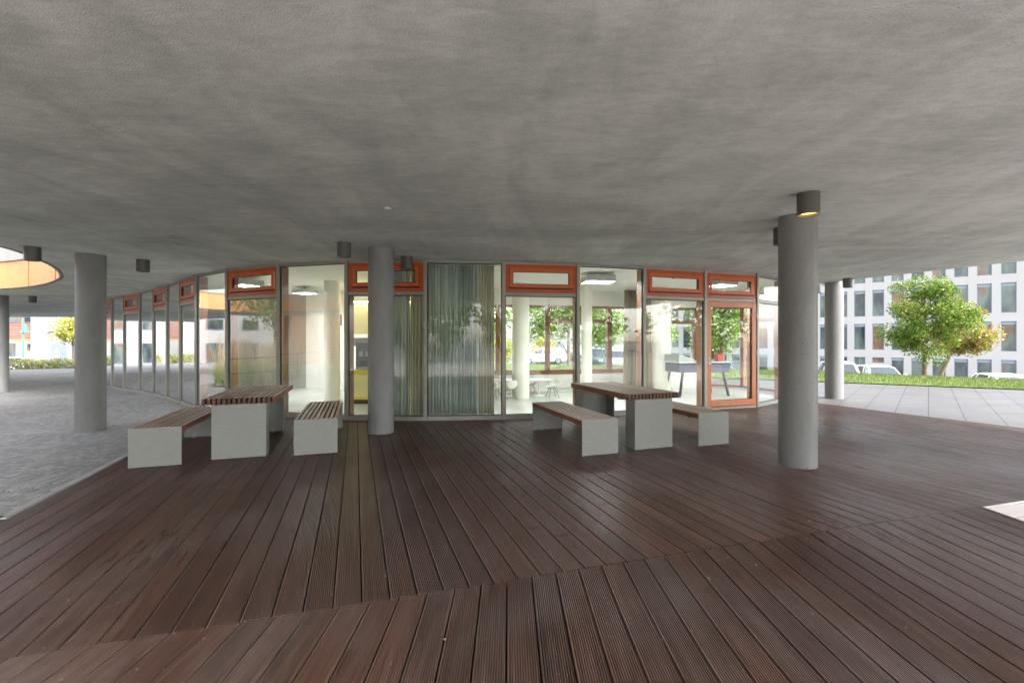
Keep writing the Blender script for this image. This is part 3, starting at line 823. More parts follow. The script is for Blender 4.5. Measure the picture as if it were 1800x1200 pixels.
# thin threshold strip in front of the sill on the deck
# rear glazing in brown timber
rear = [FRONT[-1]] + BACK
for i in range(len(rear)-1):
    p, q = rear[i], rear[i+1]; L = math.dist(p, q); Mb = frame_at(p, q)
    low = i >= 3
    zs = .56 if low else .08
    if low:
        PB(MB().box(0, L, -.02, .1, -.05, .5, Mb), 'parapet', M['white_wall'])
        PB(MB().box(0, L, -.16, .12, .501, .555, Mb), 'window_board', M['inner_wood'])
    fr = MB().frame(.0, L, zs, 2.44, .07, -.05, .05, Mb)
    if i % 2 == 1: fr.box(.07, L-.07, -.05, .05, 1.95, 2.05, Mb)
    w = PB(fr, 'rear_window', M['inner_wood'], bevel=.004)
    sub(MB().box(.073, L-.073, -.01, .01, zs+.073, 2.367, Mb), 'pane', M['rear_glass'], w)
    PB(MB().box(0, L, -.04, .06, 2.443, CEIL-.037, Mb), 'upper_band', M['in_ceiling'])
PB(MB().strip(BACKWALL[1:3], -.4, CEIL-.037, -.15), 'back_wall', M['white_wall'])
PB(MB().strip(BACKWALL[2:], -.4, CEIL-.037, -.15), 'dim_wall', mat_plain('dim_room_grey', '#a8a79e', .7, 0, .04, 2, .05))  # same white wall, greyed so the room behind the glass looks dim
PB(MB().strip(BACKWALL[:2], -.1, CEIL-.037, -.15), 'yellow_wall', M['cream_wall'])

# ------------------------------------------------------------------ things inside the pavilion
FZ = .019
for (x, y, r), lab in [((.22, 11.4, .215), 'white round column inside, left of the shell chairs'), ((1.98, 12.05, .14), 'slim white round column inside, before the rear windows'),
                       ((4.05, 12.4, .27), 'stout white column inside, beside the beige curtain and game table'), ((-4.35, 11.0, .185), 'white round column inside, behind the tall pane left of the yellow counter')]:
    o = MB().cyl((0, 0), r, FZ, CEIL-.036, 48).build('interior_column', M['in_column'], smooth='auto'); o.location = (x, y, 0)
    tag(o, lab, 'column', 'white columns inside the pavilion', 'thing')

def curtain(name, p, q, mat, label, folds, amp=.085, z0=.05, z1=CEIL-.04, seed=1):
    rg = random.Random(seed); L = math.dist(p, q); n = folds*10; Mb = frame_at(p, q)
    ph = [rg.uniform(.7, 1.3) for _ in range(folds+1)]; cum = np.cumsum(ph); cum = (cum-cum[0])/(cum[-1]-cum[0])
    v = []; nz = 12
    for j in range(nz+1):
        zz = z0+(z1-z0)*j/nz; fl = 1.15-.45*j/nz
        for i in range(n+1):
            f = i/10; k = int(min(f, folds-1)); u = f-k
            x = (cum[k]+(cum[k+1]-cum[k])*u)*L
            wob = .015*math.sin(7*x+1.3*zz+seed)*(1-j/nz)
            y = amp*fl*math.sin(2*math.pi*u)*(.7+.6*((k*37+seed*11) % 10)/10)+wob
            v.append((x, y, zz))
    mb = MB(); w = n+1
    mb.add(v, [(j*w+i, j*w+i+1, (j+1)*w+i+1, (j+1)*w+i) for j in range(nz) for i in range(n)], Mb)
    c = thing(name, label, 'curtain', (p[0], p[1], 0), 0, 'curtains behind the front glazing')
    cl = mb.build('drape', mat, c, smooth=True, world=True)
    so = cl.modifiers.new('cloth', 'SOLIDIFY'); so.thickness = .003
    MB().box(-.02, L+.02, -.02, .02, z1, z1+.012, Mb).build('rail', M['white_metal'], c, world=True)
    return c
curtain('curtain', (-2.28, 8.62), (-1.93, 8.62), M['curtain_green'], 'narrow grey-green curtain behind the orange vent bay right of the middle column', 6, seed=2)
curtain('curtain', (-1.92, 8.62), (-1.61, 8.61), M['curtain_cream'], 'cream curtain strip behind the orange vent bay beside the middle column', 5, seed=3)
curtain('curtain', (-1.575, 8.62), (-.65, 8.66), M['curtain_green'], 'wide grey-green pleated curtain filling most of the tall middle pane', 15, seed=4)
curtain('curtain', (-.64, 8.66), (-.34, 8.69), M['curtain_cream'], 'pale cream curtain edge hanging right of the wide grey-green curtain', 6, seed=5)
curtain('curtain', (3.22, 12.9), (3.58, 13.15), M['curtain_beige'], 'beige curtain bunched against the rear window left of the stout white column', 7, seed=6)
curtain('curtain', (3.35, 12.05), (3.72, 12.25), M['curtain_beige'], 'beige curtain hanging just in front of the stout white column', 6, seed=8)

def box_lamp(x, y, w, d, h, rz, lab):
    """box hung just under the ceiling, with an added recessed glow that brightens the room"""
    t = thing('ceiling_lamp', lab, 'lamp', (x, y, CEIL-.036), rz, 'box lamps on the pavilion ceiling')
    hz = MB().box(-w/2, w/2, -d/2, d/2, -.064, -.06)
    hz.box(-w/2, -w/2+.008, -d/2, d/2, -h-.06, -.0645); hz.box(w/2-.008, w/2, -d/2, d/2, -h-.06, -.0645)
    hz.box(-w/2+.0085, w/2-.0085, -d/2, -d/2+.008, -h-.06, -.0645); hz.box(-w/2+.0085, w/2-.0085, d/2-.008, d/2, -h-.06, -.0645)
    hz.build('housing', M['in_lamp'], t)
    MB().box(-w/2+.02, w/2-.02, -d/2+.02, d/2-.02, -.075, -.066).build('fill_panel', M['room_fill'], t)
    MB().box(-.03, .03, -.03, .03, -.0595, -.001).build('bracket', M['white_metal'], t)
    return t
def atc(px, py, z): # point at height z seen at a photo pixel
    Y = (z-CAM_H)*F_PX/(HZ-py); return (px-900)/F_PX*Y, Y
for px, py, w, d, h, rz, lab in [(1051, 486, .62, .5, .13, .1, 'grey ceiling lamp box behind the tall pane right of the slatted table'),
                            (1078, 523, .45, .4, .16, .1, 'smaller grey ceiling lamp box over the slim white column'),
                            (1268, 492, .5, .45, .15, .3, 'grey ceiling lamp box behind the orange vent above the wooden door'),
                            (963, 528, .5, .4, .12, .1, 'grey ceiling lamp box behind the pane over the shell chairs'),
                            (434, 493, .5, .5, .14, -.5, 'grey ceiling lamp box behind the orange vent above the left table'),
                            (882, 534, .5, .4, .12, 0, 'added grey fill lamp box beside the cream curtain edge'),
                            (536, 508, .5, .4, .12, -.4, 'added grey fill lamp box above the column left of the yellow counter'),
                            (1010, 520, .5, .4, .12, 0, 'added grey fill lamp box before the rear windows over the shell chairs')]:
    x, y = atc(px, py, CEIL-.036-h/2); box_lamp(x, y, w, d, h, rz, lab)  # several boxes added beyond the known ones for room light
x, y = atc(913, 524, CEIL-.1)
ac = thing('air_conditioner', 'white ceiling cassette with dark grilles above the white inner column', 'air conditioner', (x, y, CEIL-.036))
MB().box(-.42, .42, -.3, .3, -.13, -.001).build('housing', M['shell'], ac, bevel=.01)
for k in (-.27, 0, .27): MB().box(k-.11, k+.11, -.306, -.301, -.105, -.04).build('grille', M['dark_machine'], ac)
x, y = atc(1184, 486, CEIL-.09)
dc = thing('dome_camera', 'small dark dome camera on the white ceiling behind an orange vent', 'camera', (x, y, CEIL-.036))
MB().cyl((0, 0), .06, -.05, -.001, 24).build('base', M['shell'], dc)
MB().lathe([(.0, -.105), (.03, -.098), (.05, -.075), (.055, -.0505)], 24).build('dome', M['dark_machine'], dc, smooth=True)

# kitchen corner
kt = thing('service_counter', 'yellow framed service counter with cream front behind the middle column', 'counter', (-3.5, 10.3, FZ))
MB().box(-.22, 1.2, 0, .62, .10, .72).build('cabinet', M['cream_wall'], kt)
MB().box(-.25, 1.23, -.03, .65, .722, .765).build('worktop', M['yellow'], kt, bevel=.004)
fr = MB().frame(-.22, 1.2, .1, .72, .06, -.012, -.001); fr.box(.42, .48, -.012, -.001, .16, .66); fr.build('front_frame', M['yellow'], kt)
MB().box(-.17, 1.15, .05, .6, 0, .099).build('plinth', M['dark_machine'], kt)
cm = thing('coffee_machine', 'dark drinks machine standing on the yellow counter', 'drinks machine', (-3.3, 10.68, FZ+.766))
MB().box(-.3, .14, -.2, .2, 0, .62).build('body', M['dark_machine'], cm, bevel=.01)
MB().box(.145, .34, -.2, .2, 0, .62).build('display_panel', M['shell'], cm, bevel=.008)
for k in range(3): MB().box(-.22+.14*k, -.13+.14*k, -.206, -.201, .3, .42).build('button_panel', M['taupe'], cm)
MB().box(-.2, .04, -.215, -.201, .05, .2).build('spout_recess', M['gasket'], cm)
sh = thing('wall_shelf', 'taupe shelf box above the drinks machine on the yellow wall', 'shelf', (-3.3, 12.3, 1.3))
MB().box(-1.0, 1.2, -.28, .0, .0, .22).build('carcass', M['taupe'], sh)
MB().box(-1.0, 1.2, -.3, -.281, .0, .22).build('front_board', M['taupe'], sh)
bk = thing('bulkhead', 'pale yellow bulkhead glowing under a hidden warm tube light', 'wall panel', (-3.4, 11.9, 1.62))
MB().box(-1.0, 1.25, 0, .1, 0, .78).build('panel', M['cream_wall'], bk)
MB().cyl((0, 0), .018, -.9, 1.1, 12, M=Matrix.Translation((0, -.08, .83)) @ Matrix.Rotation(R(90), 4, 'Y')).build('tube_light', M['cove'], bk)

Ms = frame_at((-6.2, 13.7), (-3.5, 12.5))
bs = thing('blue_sign', 'small blue sign with white emblem on the wall left of the yellow bulkhead', 'sign', (-5.1, 13.15, 1.9))
MB().box(1.0, 1.42, -.03, -.012, 1.88, 2.2, Ms).build('board', M['blue_sign'], bs, world=True)
em = MB().lathe([(.045, 0), (.07, 0), (.07, .003), (.045, .003)], 24, M=Ms @ Matrix.Translation((1.11, -.031, 2.03)) @ Matrix.Rotation(R(90), 4, 'X'))
em.build('emblem', M['white_metal'], bs, world=True)
for k in range(3): MB().box(1.21, 1.38-.04*k, -.034, -.0305, 2.1-.07*k, 2.13-.07*k, Ms).build('stripe', M['white_metal'], bs, world=True)
def chair(x, y, rz, lab):
    t = thing('shell_chair', lab, 'chair', (x, y, FZ), rz, 'white shell chairs inside')
    mb = MB(); nu, nv = 12, 12; v = []
    for j in range(nv+1):
        s = j/nv
        for i in range(nu+1):
            u = i/nu*2-1
            w = .23+.03*math.sin(s*3)
            if s < .5: yy = -.2+.42*(s/.5); zz = .44-.03*math.sin(s*2*math.pi)+.06*u*u
            else: k = (s-.5)/.5; yy = .22+.1*k; zz = .45+.36*k+.05*u*u*(1-k)
            arm = .13*abs(u)**3*math.sin(min(1, s*1.3)*math.pi)
            v.append((u*w*(1-.25*max(0, s-.7)/.3*abs(u)), yy-.1*u*u*max(0, s-.5), zz+arm))
    mb.add(v, [(j*(nu+1)+i, j*(nu+1)+i+1, (j+1)*(nu+1)+i+1, (j+1)*(nu+1)+i) for j in range(nv) for i in range(nu)])
    s = mb.build('seat_shell', M['shell'], t, smooth=True); so = s.modifiers.new('t', 'SOLIDIFY'); so.thickness = .012
    for sx in (-1, 1):
        for sy in (-1, 1):
            MB().tube([(sx*.09, .02+sy*.09, .40), (sx*.22, .02+sy*.22, 0)], .009, 8).build('leg', M['dark_metal'], t)
    MB().tube([(-.09, -.07, .395), (.09, -.07, .395), (.09, .11, .395), (-.09, .11, .395), (-.09, -.07, .395)], .008, 6).build('leg_brace', M['dark_metal'], t)
    return t
def rtable(x, y, r, lab):
    t = thing('round_table', lab, 'table', (x, y, FZ), 0, 'round white tables inside')
    MB().cyl((0, 0), r, .715, .74, 40).build('table_top', M['table_top'], t, bevel=.005)
    MB().cyl((0, 0), .035, .02, .714, 16).build('pedestal', M['white_metal'], t)
    MB().lathe([(.0, .02), (.05, .03), (.24, .008), (.25, 0)], 32).build('foot', M['white_metal'], t, smooth=True)
    return t
tb = [rtable(.70, 11.85, .62, 'low round white table right of the white inner column'),
      rtable(-.16, 11.75, .6, 'low round white table beside the cream curtain edge')]
ch = [chair(1.0, 11.45, R(-75), 'low white shell chair with wire legs, facing the table before the radiator'),
      chair(.52, 12.3, R(10), 'low white shell chair tucked behind the table near the rear windows'),
      chair(-.42, 11.25, R(150), 'low white shell chair nearest the curtain, at the left table'),
      chair(-.08, 11.15, R(215), 'low white shell chair left of the white inner column')]
for o in tb+ch: o.scale = (.6, .6, .58)
rd = thing('radiator', 'white panel radiator under the rear windows right of the shell chair', 'radiator', (1.5, 12.85, FZ+.1), math.atan2(.55, 1.86))
rd.scale = (.75, .75, .7)
MB().box(-.42, .42, -.09, -.03, 0, .34).build('panel', M['shell'], rd, bevel=.01)
fn = MB()
for k in range(16): fn.box(-.39+.052*k-.012, -.39+.052*k+.012, -.097, -.0905, .03, .31)
fn.build('fins', M['white_metal'], rd)
for k in (-.3, .3): MB().box(k-.02, k+.02, -.08, -.04, -.09, -.001).build('bracket', M['white_metal'], rd)

ft = thing('game_table', 'navy table football on splayed grey legs behind the glass near the door', 'game table', (4.85, 12.0, FZ), R(12))
MB().box(-.72, .72, -.38, .38, .62, .86).build('playing_box', M['navy'], ft, bevel=.008)
MB().frame(-.74, .74, -.40, .40, .05, .862, .885, M=Matrix(((1, 0, 0, 0), (0, 0, 1, 0), (0, 1, 0, 0), (0, 0, 0, 1)))).build('rim', M['white_metal'], ft)
for sx in (-1, 1):
    for sy in (-1, 1):
        MB().tube([(sx*.58, sy*.3, .63), (sx*.7, sy*.36, 0)], .035, 8).build('leg', M['dark_metal'], ft)
for k in range(6):
    MB().cyl((0, 0), .009, -.62, .62, 8, M=Matrix.Translation((-.5+.2*k, 0, .8)) @ Matrix.Rotation(R(90), 4, 'X')).build('rod', M['rim'], ft)
lid = MB(); lid.add([(-.74, -.38, .89), (-.3, -.38, .89), (-.3, -.38, .96), (-.74, -.38, 1.08), (-.74, .38, .89), (-.3, .38, .89), (-.3, .38, .96), (-.74, .38, 1.08)], [(0, 1, 2, 3), (7, 6, 5, 4), (3, 2, 6, 7), (0, 3, 7, 4), (1, 5, 6, 2), (0, 4, 5, 1)])
bx = lid.build('score_desk', M['in_lamp'], ft)
rb = thing('red_box', 'small red box standing on the table football behind the door pane', 'box', (5.42, 11.92, FZ+.887), R(12))
MB().box(-.09, .09, -.07, .07, 0, .19).build('carton', M['red'], rb, bevel=.008)
MB().box(-.092, .092, -.072, .072, .191, .21).build('lid', M['red'], rb, bevel=.005)

# ------------------------------------------------------------------ slatted tables and benches on the deck
ANG = math.atan2(.34375, 1)                       # long side runs with the boards
def slats(mb, w, L, n, z0, z1, y0=0.0, gap=.018):
    sw = (w-gap*(n-1))/n
    for k in range(n): mb.box(k*(sw+gap), k*(sw+gap)+sw, y0, y0+L, z0, z1)
    return mb
def support(t, x0, x1, y, z1, fl, flip):
    """bent steel plate: face plus two short return flanges"""
    s = -1 if flip else 1; th = .012
    mb = MB(); ya, yb = sorted((y, y+s*th)); mb.box(x0, x1, ya, yb, 0, z1)
    fa, fb = sorted((y+s*th, y+s*fl))
    mb.box(x0, x0+th, fa, fb, 0, z1); mb.box(x1-th, x1, fa, fb, 0, z1)
    o = mb.build('support_panel', M['galv'], t, bevel=.002)
    br = MB()
    for k in (.28, .72):
        xx = x0+(x1-x0)*k; ba, bb = sorted((y+s*(th+.001), y+s*.07))
        br.box(xx-.03, xx+.03, ba, bb, .0, .008); ba, bb = sorted((y+s*(th+.001), y+s*(th+.009)))
        br.box(xx-.03, xx+.03, ba, bb, .0085, .07)
        br.cyl((xx, y+s*.045), .009, .0085, .02, 8)
    br.build('foot_bracket', M['galv_dark'], t)
    return o
def make_table():
    t = thing('picnic_table', 'x', 'table', (0, 0, 0), 0, 'slatted picnic tables on the deck')
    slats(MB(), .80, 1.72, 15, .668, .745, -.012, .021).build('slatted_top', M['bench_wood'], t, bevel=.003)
    for yy in (.3, .85, 1.4): MB().box(.03, .77, yy-.025, yy+.025, .640, .6675).build('cross_bar', M['galv_dark'], t)
    support(t, .10, .70, 0.0, .6672, .22, False); support(t, .10, .70, 1.70, .6672, .22, True)
    MB().box(-.004, -.0005, .12, .17, .69, .72).build('name_plate', M['dark_machine'], t)
    return t
def make_bench():
    t = thing('slatted_bench', 'x', 'bench', (0, 0, 0), 0, 'slatted benches beside the picnic tables')
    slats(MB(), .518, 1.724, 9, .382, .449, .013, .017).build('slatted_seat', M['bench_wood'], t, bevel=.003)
    for yy in (.25, .88, 1.5): MB().box(.02, .50, yy-.02, yy+.02, .355, .3815).build('cross_bar', M['galv_dark'], t)
    support(t, 0, .52, 0, .452, .012, False); support(t, 0, .52, 1.75, .452, .012, True)
    return t
def rest_label(t, lab): t['label'] = lab
T0 = make_table(); B0 = make_bench(); T1 = copy_tree(T0)
for t, p, lab in [(T0, (-3.68, 5.57), 'slatted picnic table between the two benches beside the cobbles'),
                  (T1, (1.64, 6.07), 'slatted picnic table between the two benches in front of the wooden door side')]:
    d = Vector((math.cos(ANG), math.sin(ANG)))*-.10
    t.location = (p[0]+d.x, p[1]+d.y, .001); t.rotation_euler.z = ANG; rest_label(t, lab)
for i, (p, lab) in enumerate([((-4.39, 5.2), 'slatted bench along the kerb of the cobbles, outer side of its table'), ((-2.77, 5.776), 'slatted bench standing nearest the middle column'),
                              ((.885, 5.745), 'slatted bench standing in front of the wide green curtain side of its table'), ((2.574, 6.28), 'slatted bench nearest the wooden glass door')]):
    t = B0 if i == 0 else copy_tree(B0)
    t.location = (p[0], p[1], .001); t.rotation_euler.z = ANG-.01; rest_label(t, lab)

# ------------------------------------------------------------------ vegetation
def leaf_cloud(pts, size, rg, up=.3):
    n = len(pts); pts = np.array(pts, dtype=np.float32)
    r = np.random.RandomState(rg)
    nrm = r.normal(size=(n, 3)); nrm[:, 2] = np.abs(nrm[:, 2])+up; nrm /= np.linalg.norm(nrm, axis=1)[:, None]
    a = np.cross(nrm, r.normal(size=(n, 3))); a /= np.linalg.norm(a, axis=1)[:, None]; b = np.cross(nrm, a)
    s = (size*r.uniform(.6, 1.35, n))[:, None]
    drop = nrm*s*.12
    V = np.stack([pts-a*s*.5, pts-b*s*.42-drop, pts+a*s*.6, pts+b*s*.42-drop], axis=1).reshape(-1, 3)
    me = bpy.data.meshes.new('leaves')
    me.vertices.add(n*4); me.vertices.foreach_set('co', V.astype(np.float32).ravel())
    me.loops.add(n*4); me.loops.foreach_set('vertex_index', np.arange(n*4, dtype=np.int32))
    me.polygons.add(n); me.polygons.foreach_set('loop_start', np.arange(0, n*4, 4, dtype=np.int32)); me.polygons.foreach_set('loop_total', np.full(n, 4, dtype=np.int32))
    me.update(calc_edges=True); me.validate(); return me

def tree(label, loc, height, crown_r, base, trunk_r, leaf, n, mat, seed, group=None, cat='tree', lump=.34, name='tree', rz=0, clumps=46, shift=None):
    rg = random.Random(seed)
    t = thing(name, label, cat, loc, 0, group)
    mb = MB(); lean = Vector((rg.uniform(-.1, .1), rg.uniform(-.1, .1), 0))*height*.2
    if shift: lean = Vector((shift, 0, 0))
    top = Vector((lean.x, lean.y, height*.82))
    pts = [Vector((0, 0, -.5)), Vector((0, 0, 0)), Vector((lean.x*.3, lean.y*.3, base*.9)), Vector((lean.x*.6, lean.y*.6, height*.5)), top]
    mb.tube(pts, [trunk_r*1.3, trunk_r*1.1, trunk_r*.8, trunk_r*.45, trunk_r*.1], 10)
    cz = (base+height)/2; hz = (height-base)/2
    cent = []
    for k in range(clumps):
        th = rg.uniform(0, 2*math.pi); u = rg.uniform(-1, 1); rr = rg.uniform(.35, 1.0)**.6
        sx = math.sqrt(1-u*u)*(1.0 if u > -.2 else .8)
        taper = 1-.35*max(0, u)
        cent.append((Vector(((shift or 0)+math.cos(th)*sx*crown_r*rr*taper*.86, math.sin(th)*sx*crown_r*rr*taper*.86, cz+u*hz*rr*.88)), rg.uniform(.6, 1.3)*lump*crown_r))
    for c, r in rg.sample(cent, min(16, len(cent))):
        s = pts[2].lerp(pts[3], rg.uniform(.1, .9)) if c.z < cz else pts[3].lerp(top, rg.uniform(0, .5))
        m = s.lerp(c, .5)+Vector((0, 0, .05*height))
        mb.tube([s, m, c], [trunk_r*.32, trunk_r*.2, trunk_r*.06], 6)
    mb.build('trunk', M['bark'], t, smooth=True)
    P = []; W = sum(r**2 for _, r in cent)
    for c, r in cent:
        for _ in range(int(n*r*r/W)):
            d = Vector((rg.gauss(0, 1), rg.gauss(0, 1), rg.gauss(0, .75))).normalized()*r*(rg.random()**.45)
            P.append(c+d)
    finish('crown', leaf_cloud(P, leaf, seed), mat, t)
    return t
def tz(x, y): return terrain(x, y)
tree('round green maple with yellowing leaves on the lawn bank before the white office block', (16.6, 18.3, .0), 4.2, 1.85, .58, .095, .074, 20000, M['maple'], 11, name='maple_tree', clumps=52, lump=.235)
tree('smaller maple with rusty turning leaves just behind the green maple', (18.85, 20.0, -.05), 3.0, 1.3, .75, .08, .09, 7000, M['maple_red'], 23, name='maple_tree', clumps=34, lump=.3, shift=1.05)
# trees seen through the pavilion glazing
FT = [((3.3, 26.5), 5.6, 2.0, 1.5, 'slim tree on the lawn behind the pavilion, its trunk seen through the rear window'),
      ((-3, 44), 8, 3.6, 1.2, 'broad green tree beyond the car park, behind the white inner column'),
      ((3.6, 47), 9, 3.8, 1.5, 'tall green tree beyond the car park, behind the shell chairs'),
      ((9.6, 46), 8, 3.5, 1.3, 'green tree beyond the car park, behind the slim inner column'),
      ((-9, 48), 9, 4.2, 1.2, 'green tree beyond the car park, left of the others'),
      ((15.2, 50), 7, 3.0, 1.2, 'green tree beside the white office block, behind the rear curtain'),
      ((11.0, 25.0), 4.6, 1.7, .9, 'young green tree on the lawn, behind the table football'),
      ((9.0, 19.5), 4.4, 1.5, 1.0, 'young tree on the lawn edge seen through the wooden door')]
for i, ((x, y), h, cr, ba, lab) in enumerate(FT):
    near = y < 30
    tree(lab, (x, y, tz(x, y)), h, cr, ba, .11 if near else .2, .13 if near else .3, 4500 if near else 4200, M['tree_far'] if i % 3 else M['maple'] if near else M['tree_far'], 40+i, 'trees beyond the pavilion')
for i, (x, y, r) in enumerate([(-1, 40, 1.6), (3, 41.5, 1.5), (12.5, 43, 1.7), (-6, 39, 1.6)]):
    o = tree(['yellow-green shrub behind the white inner column', 'yellow-green shrub behind the shell chairs', 'yellow-green shrub beside the parked cars behind the slim column', 'yellow-green shrub left of the inner column'][i], (x, y, tz(x, y)), 2.1, r, .1, .05, .2, 1500, M['tree_yellow'], 60+i, 'shrubs along the car park', 'shrub', name='shrub', clumps=20, lump=.45)
tree('yellow-green tree in front of the grey garage door, half behind the cobble-side column', (-34.9, 36.2, terrain(-34.9, 36.2)), 4.6, 1.55, 2.0, .06, .16, 3200, M['tree_yellow'], 71, clumps=36)

# hedge at the end of the cobbles
hd = thing('hedge', 'low clipped hedge with speckled olive leaves at the end of the cobbles', 'hedge', (-30, 32.6, -.56))
rg = np.random.RandomState(5); n = 26000
P = np.stack([rg.uniform(-16, 10, n), rg.uniform(-.45, .45, n), rg.uniform(-.25, .62, n)], 1)
P[:, 2] += .05*np.sin(P[:, 0]*2.1)+.04*np.sin(P[:, 0]*5.3+1); P[:, 1] += .05*np.sin(P[:, 0]*3.3)
finish('foliage', leaf_cloud(P, .085, 6), M['hedge'], hd)
hb = MB()
for k in range(52): hb.tube([(-15.9+.5*k, .05*math.sin(k), -.1), (-15.8+.5*k, .1*math.sin(k*2), .5)], .012, 5)
hb.build('stems', M['bark'], hd)

def grass_clump_mesh(seed, nb, h, spread, plume):
    rg = random.Random(seed); mb = MB(); pm = MB()
    for _ in range(nb):
        a = rg.uniform(0, 6.28); r = rg.uniform(0, .08); L = h*rg.uniform(.6, 1.1); o = rg.uniform(.1, 1)*spread
        x0, y0 = r*math.cos(a), r*math.sin(a); w = rg.uniform(.004, .009); px, py = -math.sin(a)*w, math.cos(a)*w
        pts = [(x0+math.cos(a)*o*s**1.8, y0+math.sin(a)*o*s**1.8, L*(s-.25*s*s*o/spread)) for s in (0, .35, .7, 1)]
        n = len(mb.v)
        for j, p in enumerate(pts):
            k = 1-j*.3; mb.v += [(p[0]-px*k, p[1]-py*k, p[2]), (p[0]+px*k, p[1]+py*k, p[2])]
        mb.f += [(n+2*j, n+2*j+1, n+2*j+3, n+2*j+2) for j in range(3)]
    for _ in range(plume):
        a = rg.uniform(0, 6.28); o = rg.uniform(.05, .6)*spread; L = h*rg.uniform(1.1, 1.5)
        b = Vector((math.cos(a)*o, math.sin(a)*o, L)); d = Vector((math.cos(a)*.15, math.sin(a)*.15, 1)).normalized()
        pm.tube([(0, 0, 0), b*.6, b], .003, 4)
        for q in range(26):
            c = b + d*rg.uniform(-.02, .22); e = Vector((rg.gauss(0, 1), rg.gauss(0, 1), rg.gauss(.6, .6))).normalized()*.03
            s = e.orthogonal().normalized()*.006; n = len(pm.v); pm.v += [tuple(c-s), tuple(c+s), tuple(c+e)]; pm.f.append((n, n+1, n+2))
    return mb, pm
gm, gp = grass_clump_mesh(3, 110, .95, .45, 16)
gt = thing('ornamental_grass', 'x', 'plant', (0, 0, 0))
gm.build('blades', M['reed'], gt); gp.build('plumes', M['plume'], gt)
poly_fill('garden_bed', [BED], 0, M['soil'], zf=lambda x, y: cob(x, y)+.05)['kind'] = 'structure'
k = 0; rr = random.Random(12)
xs_ = np.arange(-21, -9.5, .72); ys_ = np.arange(.4, 11.6, .72)
for x in xs_:
    for y in ys_:
        px, py = x+rr.uniform(-.25, .25), y+rr.uniform(-.25, .25)
        if not inside((px, py), BED) or rr.random() < .12: continue
        t = gt if k == 0 else copy_tree(gt); k += 1
        t.location = (px, py, cob(px, py)+.05); t.rotation_euler.z = rr.uniform(0, 6); s = rr.uniform(.75, 1.2); t.scale = (s, s, s)
        tag(t, 'tuft of tall grass with tan plumes in the court garden mirrored in glazing', 'plant', 'ornamental grass tufts in the court garden')
for i, (x, y, dy) in enumerate([(-33.9, 33.8, 0), (-36.2, 34.0, 0), (-38, 33.7, 0), (-32.0, 33.9, 0), (-39.5, 34.0, 0), (-35.1, 33.8, 0)]):
    t = copy_tree(gt); t.location = (x, y, -.85); t.scale = (1.2, 1.2, 1.15)
    tag(t, 'tall dry tuft of grass poking up behind the hedge', 'plant', 'dry grass tufts behind the hedge')
tree('light green tree standing in the court garden, seen mirrored in the glazing', (-18.2, 5.0, -.2), 5.2, 2.0, 1.9, .09, .14, 3600, M['tree_far'], 77)
# rail round the garden
rl = thing('garden_railing', 'dark two-bar railing along the grass bed of the court', 'railing', (-10.9, 7.4, cob(-10.9, 7.4)))
rp = [Vector((-9.85, 8.6)), Vector((-10.6, 6.7)), Vector((-11.3, 5.1)), Vector((-12.7, 2.7)), Vector((-14.3, .5))]
for zz in (1.05, .62): MB().tube([(p.x, p.y, zz-.12) for p in rp], .016, 8).build('bar', M['dark_metal'], rl, world=True)
for p in rp: MB().cyl((p.x, p.y), .018, -.2, .92, 10).build('post', M['dark_metal'], rl, world=True)
# white steel stair in the court
st = thing('steel_stair', 'white steel stair with thin handrails rising behind the court garden', 'staircase', (-19.5, -4.6, -.3), R(60))
for sy in (-.45, .45):
    MB().tube([(0, sy, 0), (2.6, sy, 3.0)], .04, 6).build('stringer', M['white_metal'], st)
    MB().tube([(0, sy, .95), (2.6, sy, 3.95)], .02, 6).build('handrail', M['white_metal'], st)
td = MB()
for k2 in range(1, 15): td.box(2.6*k2/15-.12, 2.6*k2/15+.12, -.43, .43, 3.0*k2/15-.015, 3.0*k2/15+.015)
td.build('treads', M['white_metal'], st)
for xx in (.1, 1.3, 2.5):
    for sy in (-.45, .45): MB().cyl((xx, sy), .014, 3.0*xx/2.6, 3.0*xx/2.6+.95, 8).build('baluster', M['white_metal'], st)
# railing out on the right, mirrored in the glazing
rr2 = thing('white_railing', 'white metal railing with upright bars at the paving, seen mirrored in the glazing', 'railing', (7.9, -.1, 0), R(61.4))
for zz in (.06, 1.0): MB().box(-5.7, 5.7, -.02, .02, zz, zz+.04).build('bar', M['white_metal'], rr2)
rv = MB()
for k2 in range(77): rv.box(-5.68+.1485*k2-.01, -5.68+.1485*k2+.01, -.008, .008, .1, 1.0)
rv.build('uprights', M['white_metal'], rr2)

# ------------------------------------------------------------------ white office block on the right
u = Vector((.742, -.670)).normalized(); c0w = Vector((42.45, 40.9)); PITCH = 1.49
ob = thing('office_block', 'white rendered office block with tall slate-framed windows beyond the lawn', 'building', (42, 41, -3.2))
pw = c0w - u*PITCH*19.5; Mo = frame_at(pw, pw+u)
NC = 25; Wd = .92
heads = [-.31, 3.09, 6.49, 9.89]; sills = [-2.9, .45, 3.85, 7.25]
wall = MB(); z_lo, z_hi = -4.2, 11.2; LW = NC*PITCH
def win(x, z0, z1, w, split=False):
    fr = MB().frame(x-w/2, x+w/2, z0, z1, .06, .13, .2, Mo)
    if split: fr.box(x-.04, x+.04, .13, .2, z0+.06, z1-.06, Mo)
    f = fr.build('window', M['win_frame'], ob, world=True)
    if z1-z0 > 1.2 and not split: sub(MB().box(x-w/2+.061, x+w/2-.061, .135, .2, z1-.061-.22, z1-.061, Mo), 'blind_box', M['blind'], f)
    top = z1-.061-(.221 if (z1-z0 > 1.2 and not split) else 0)
    sub(MB().box(x-w/2+.061, x+w/2-.061, .165, .185, z0+.061, top, Mo), 'pane', M['office_pane'], f)
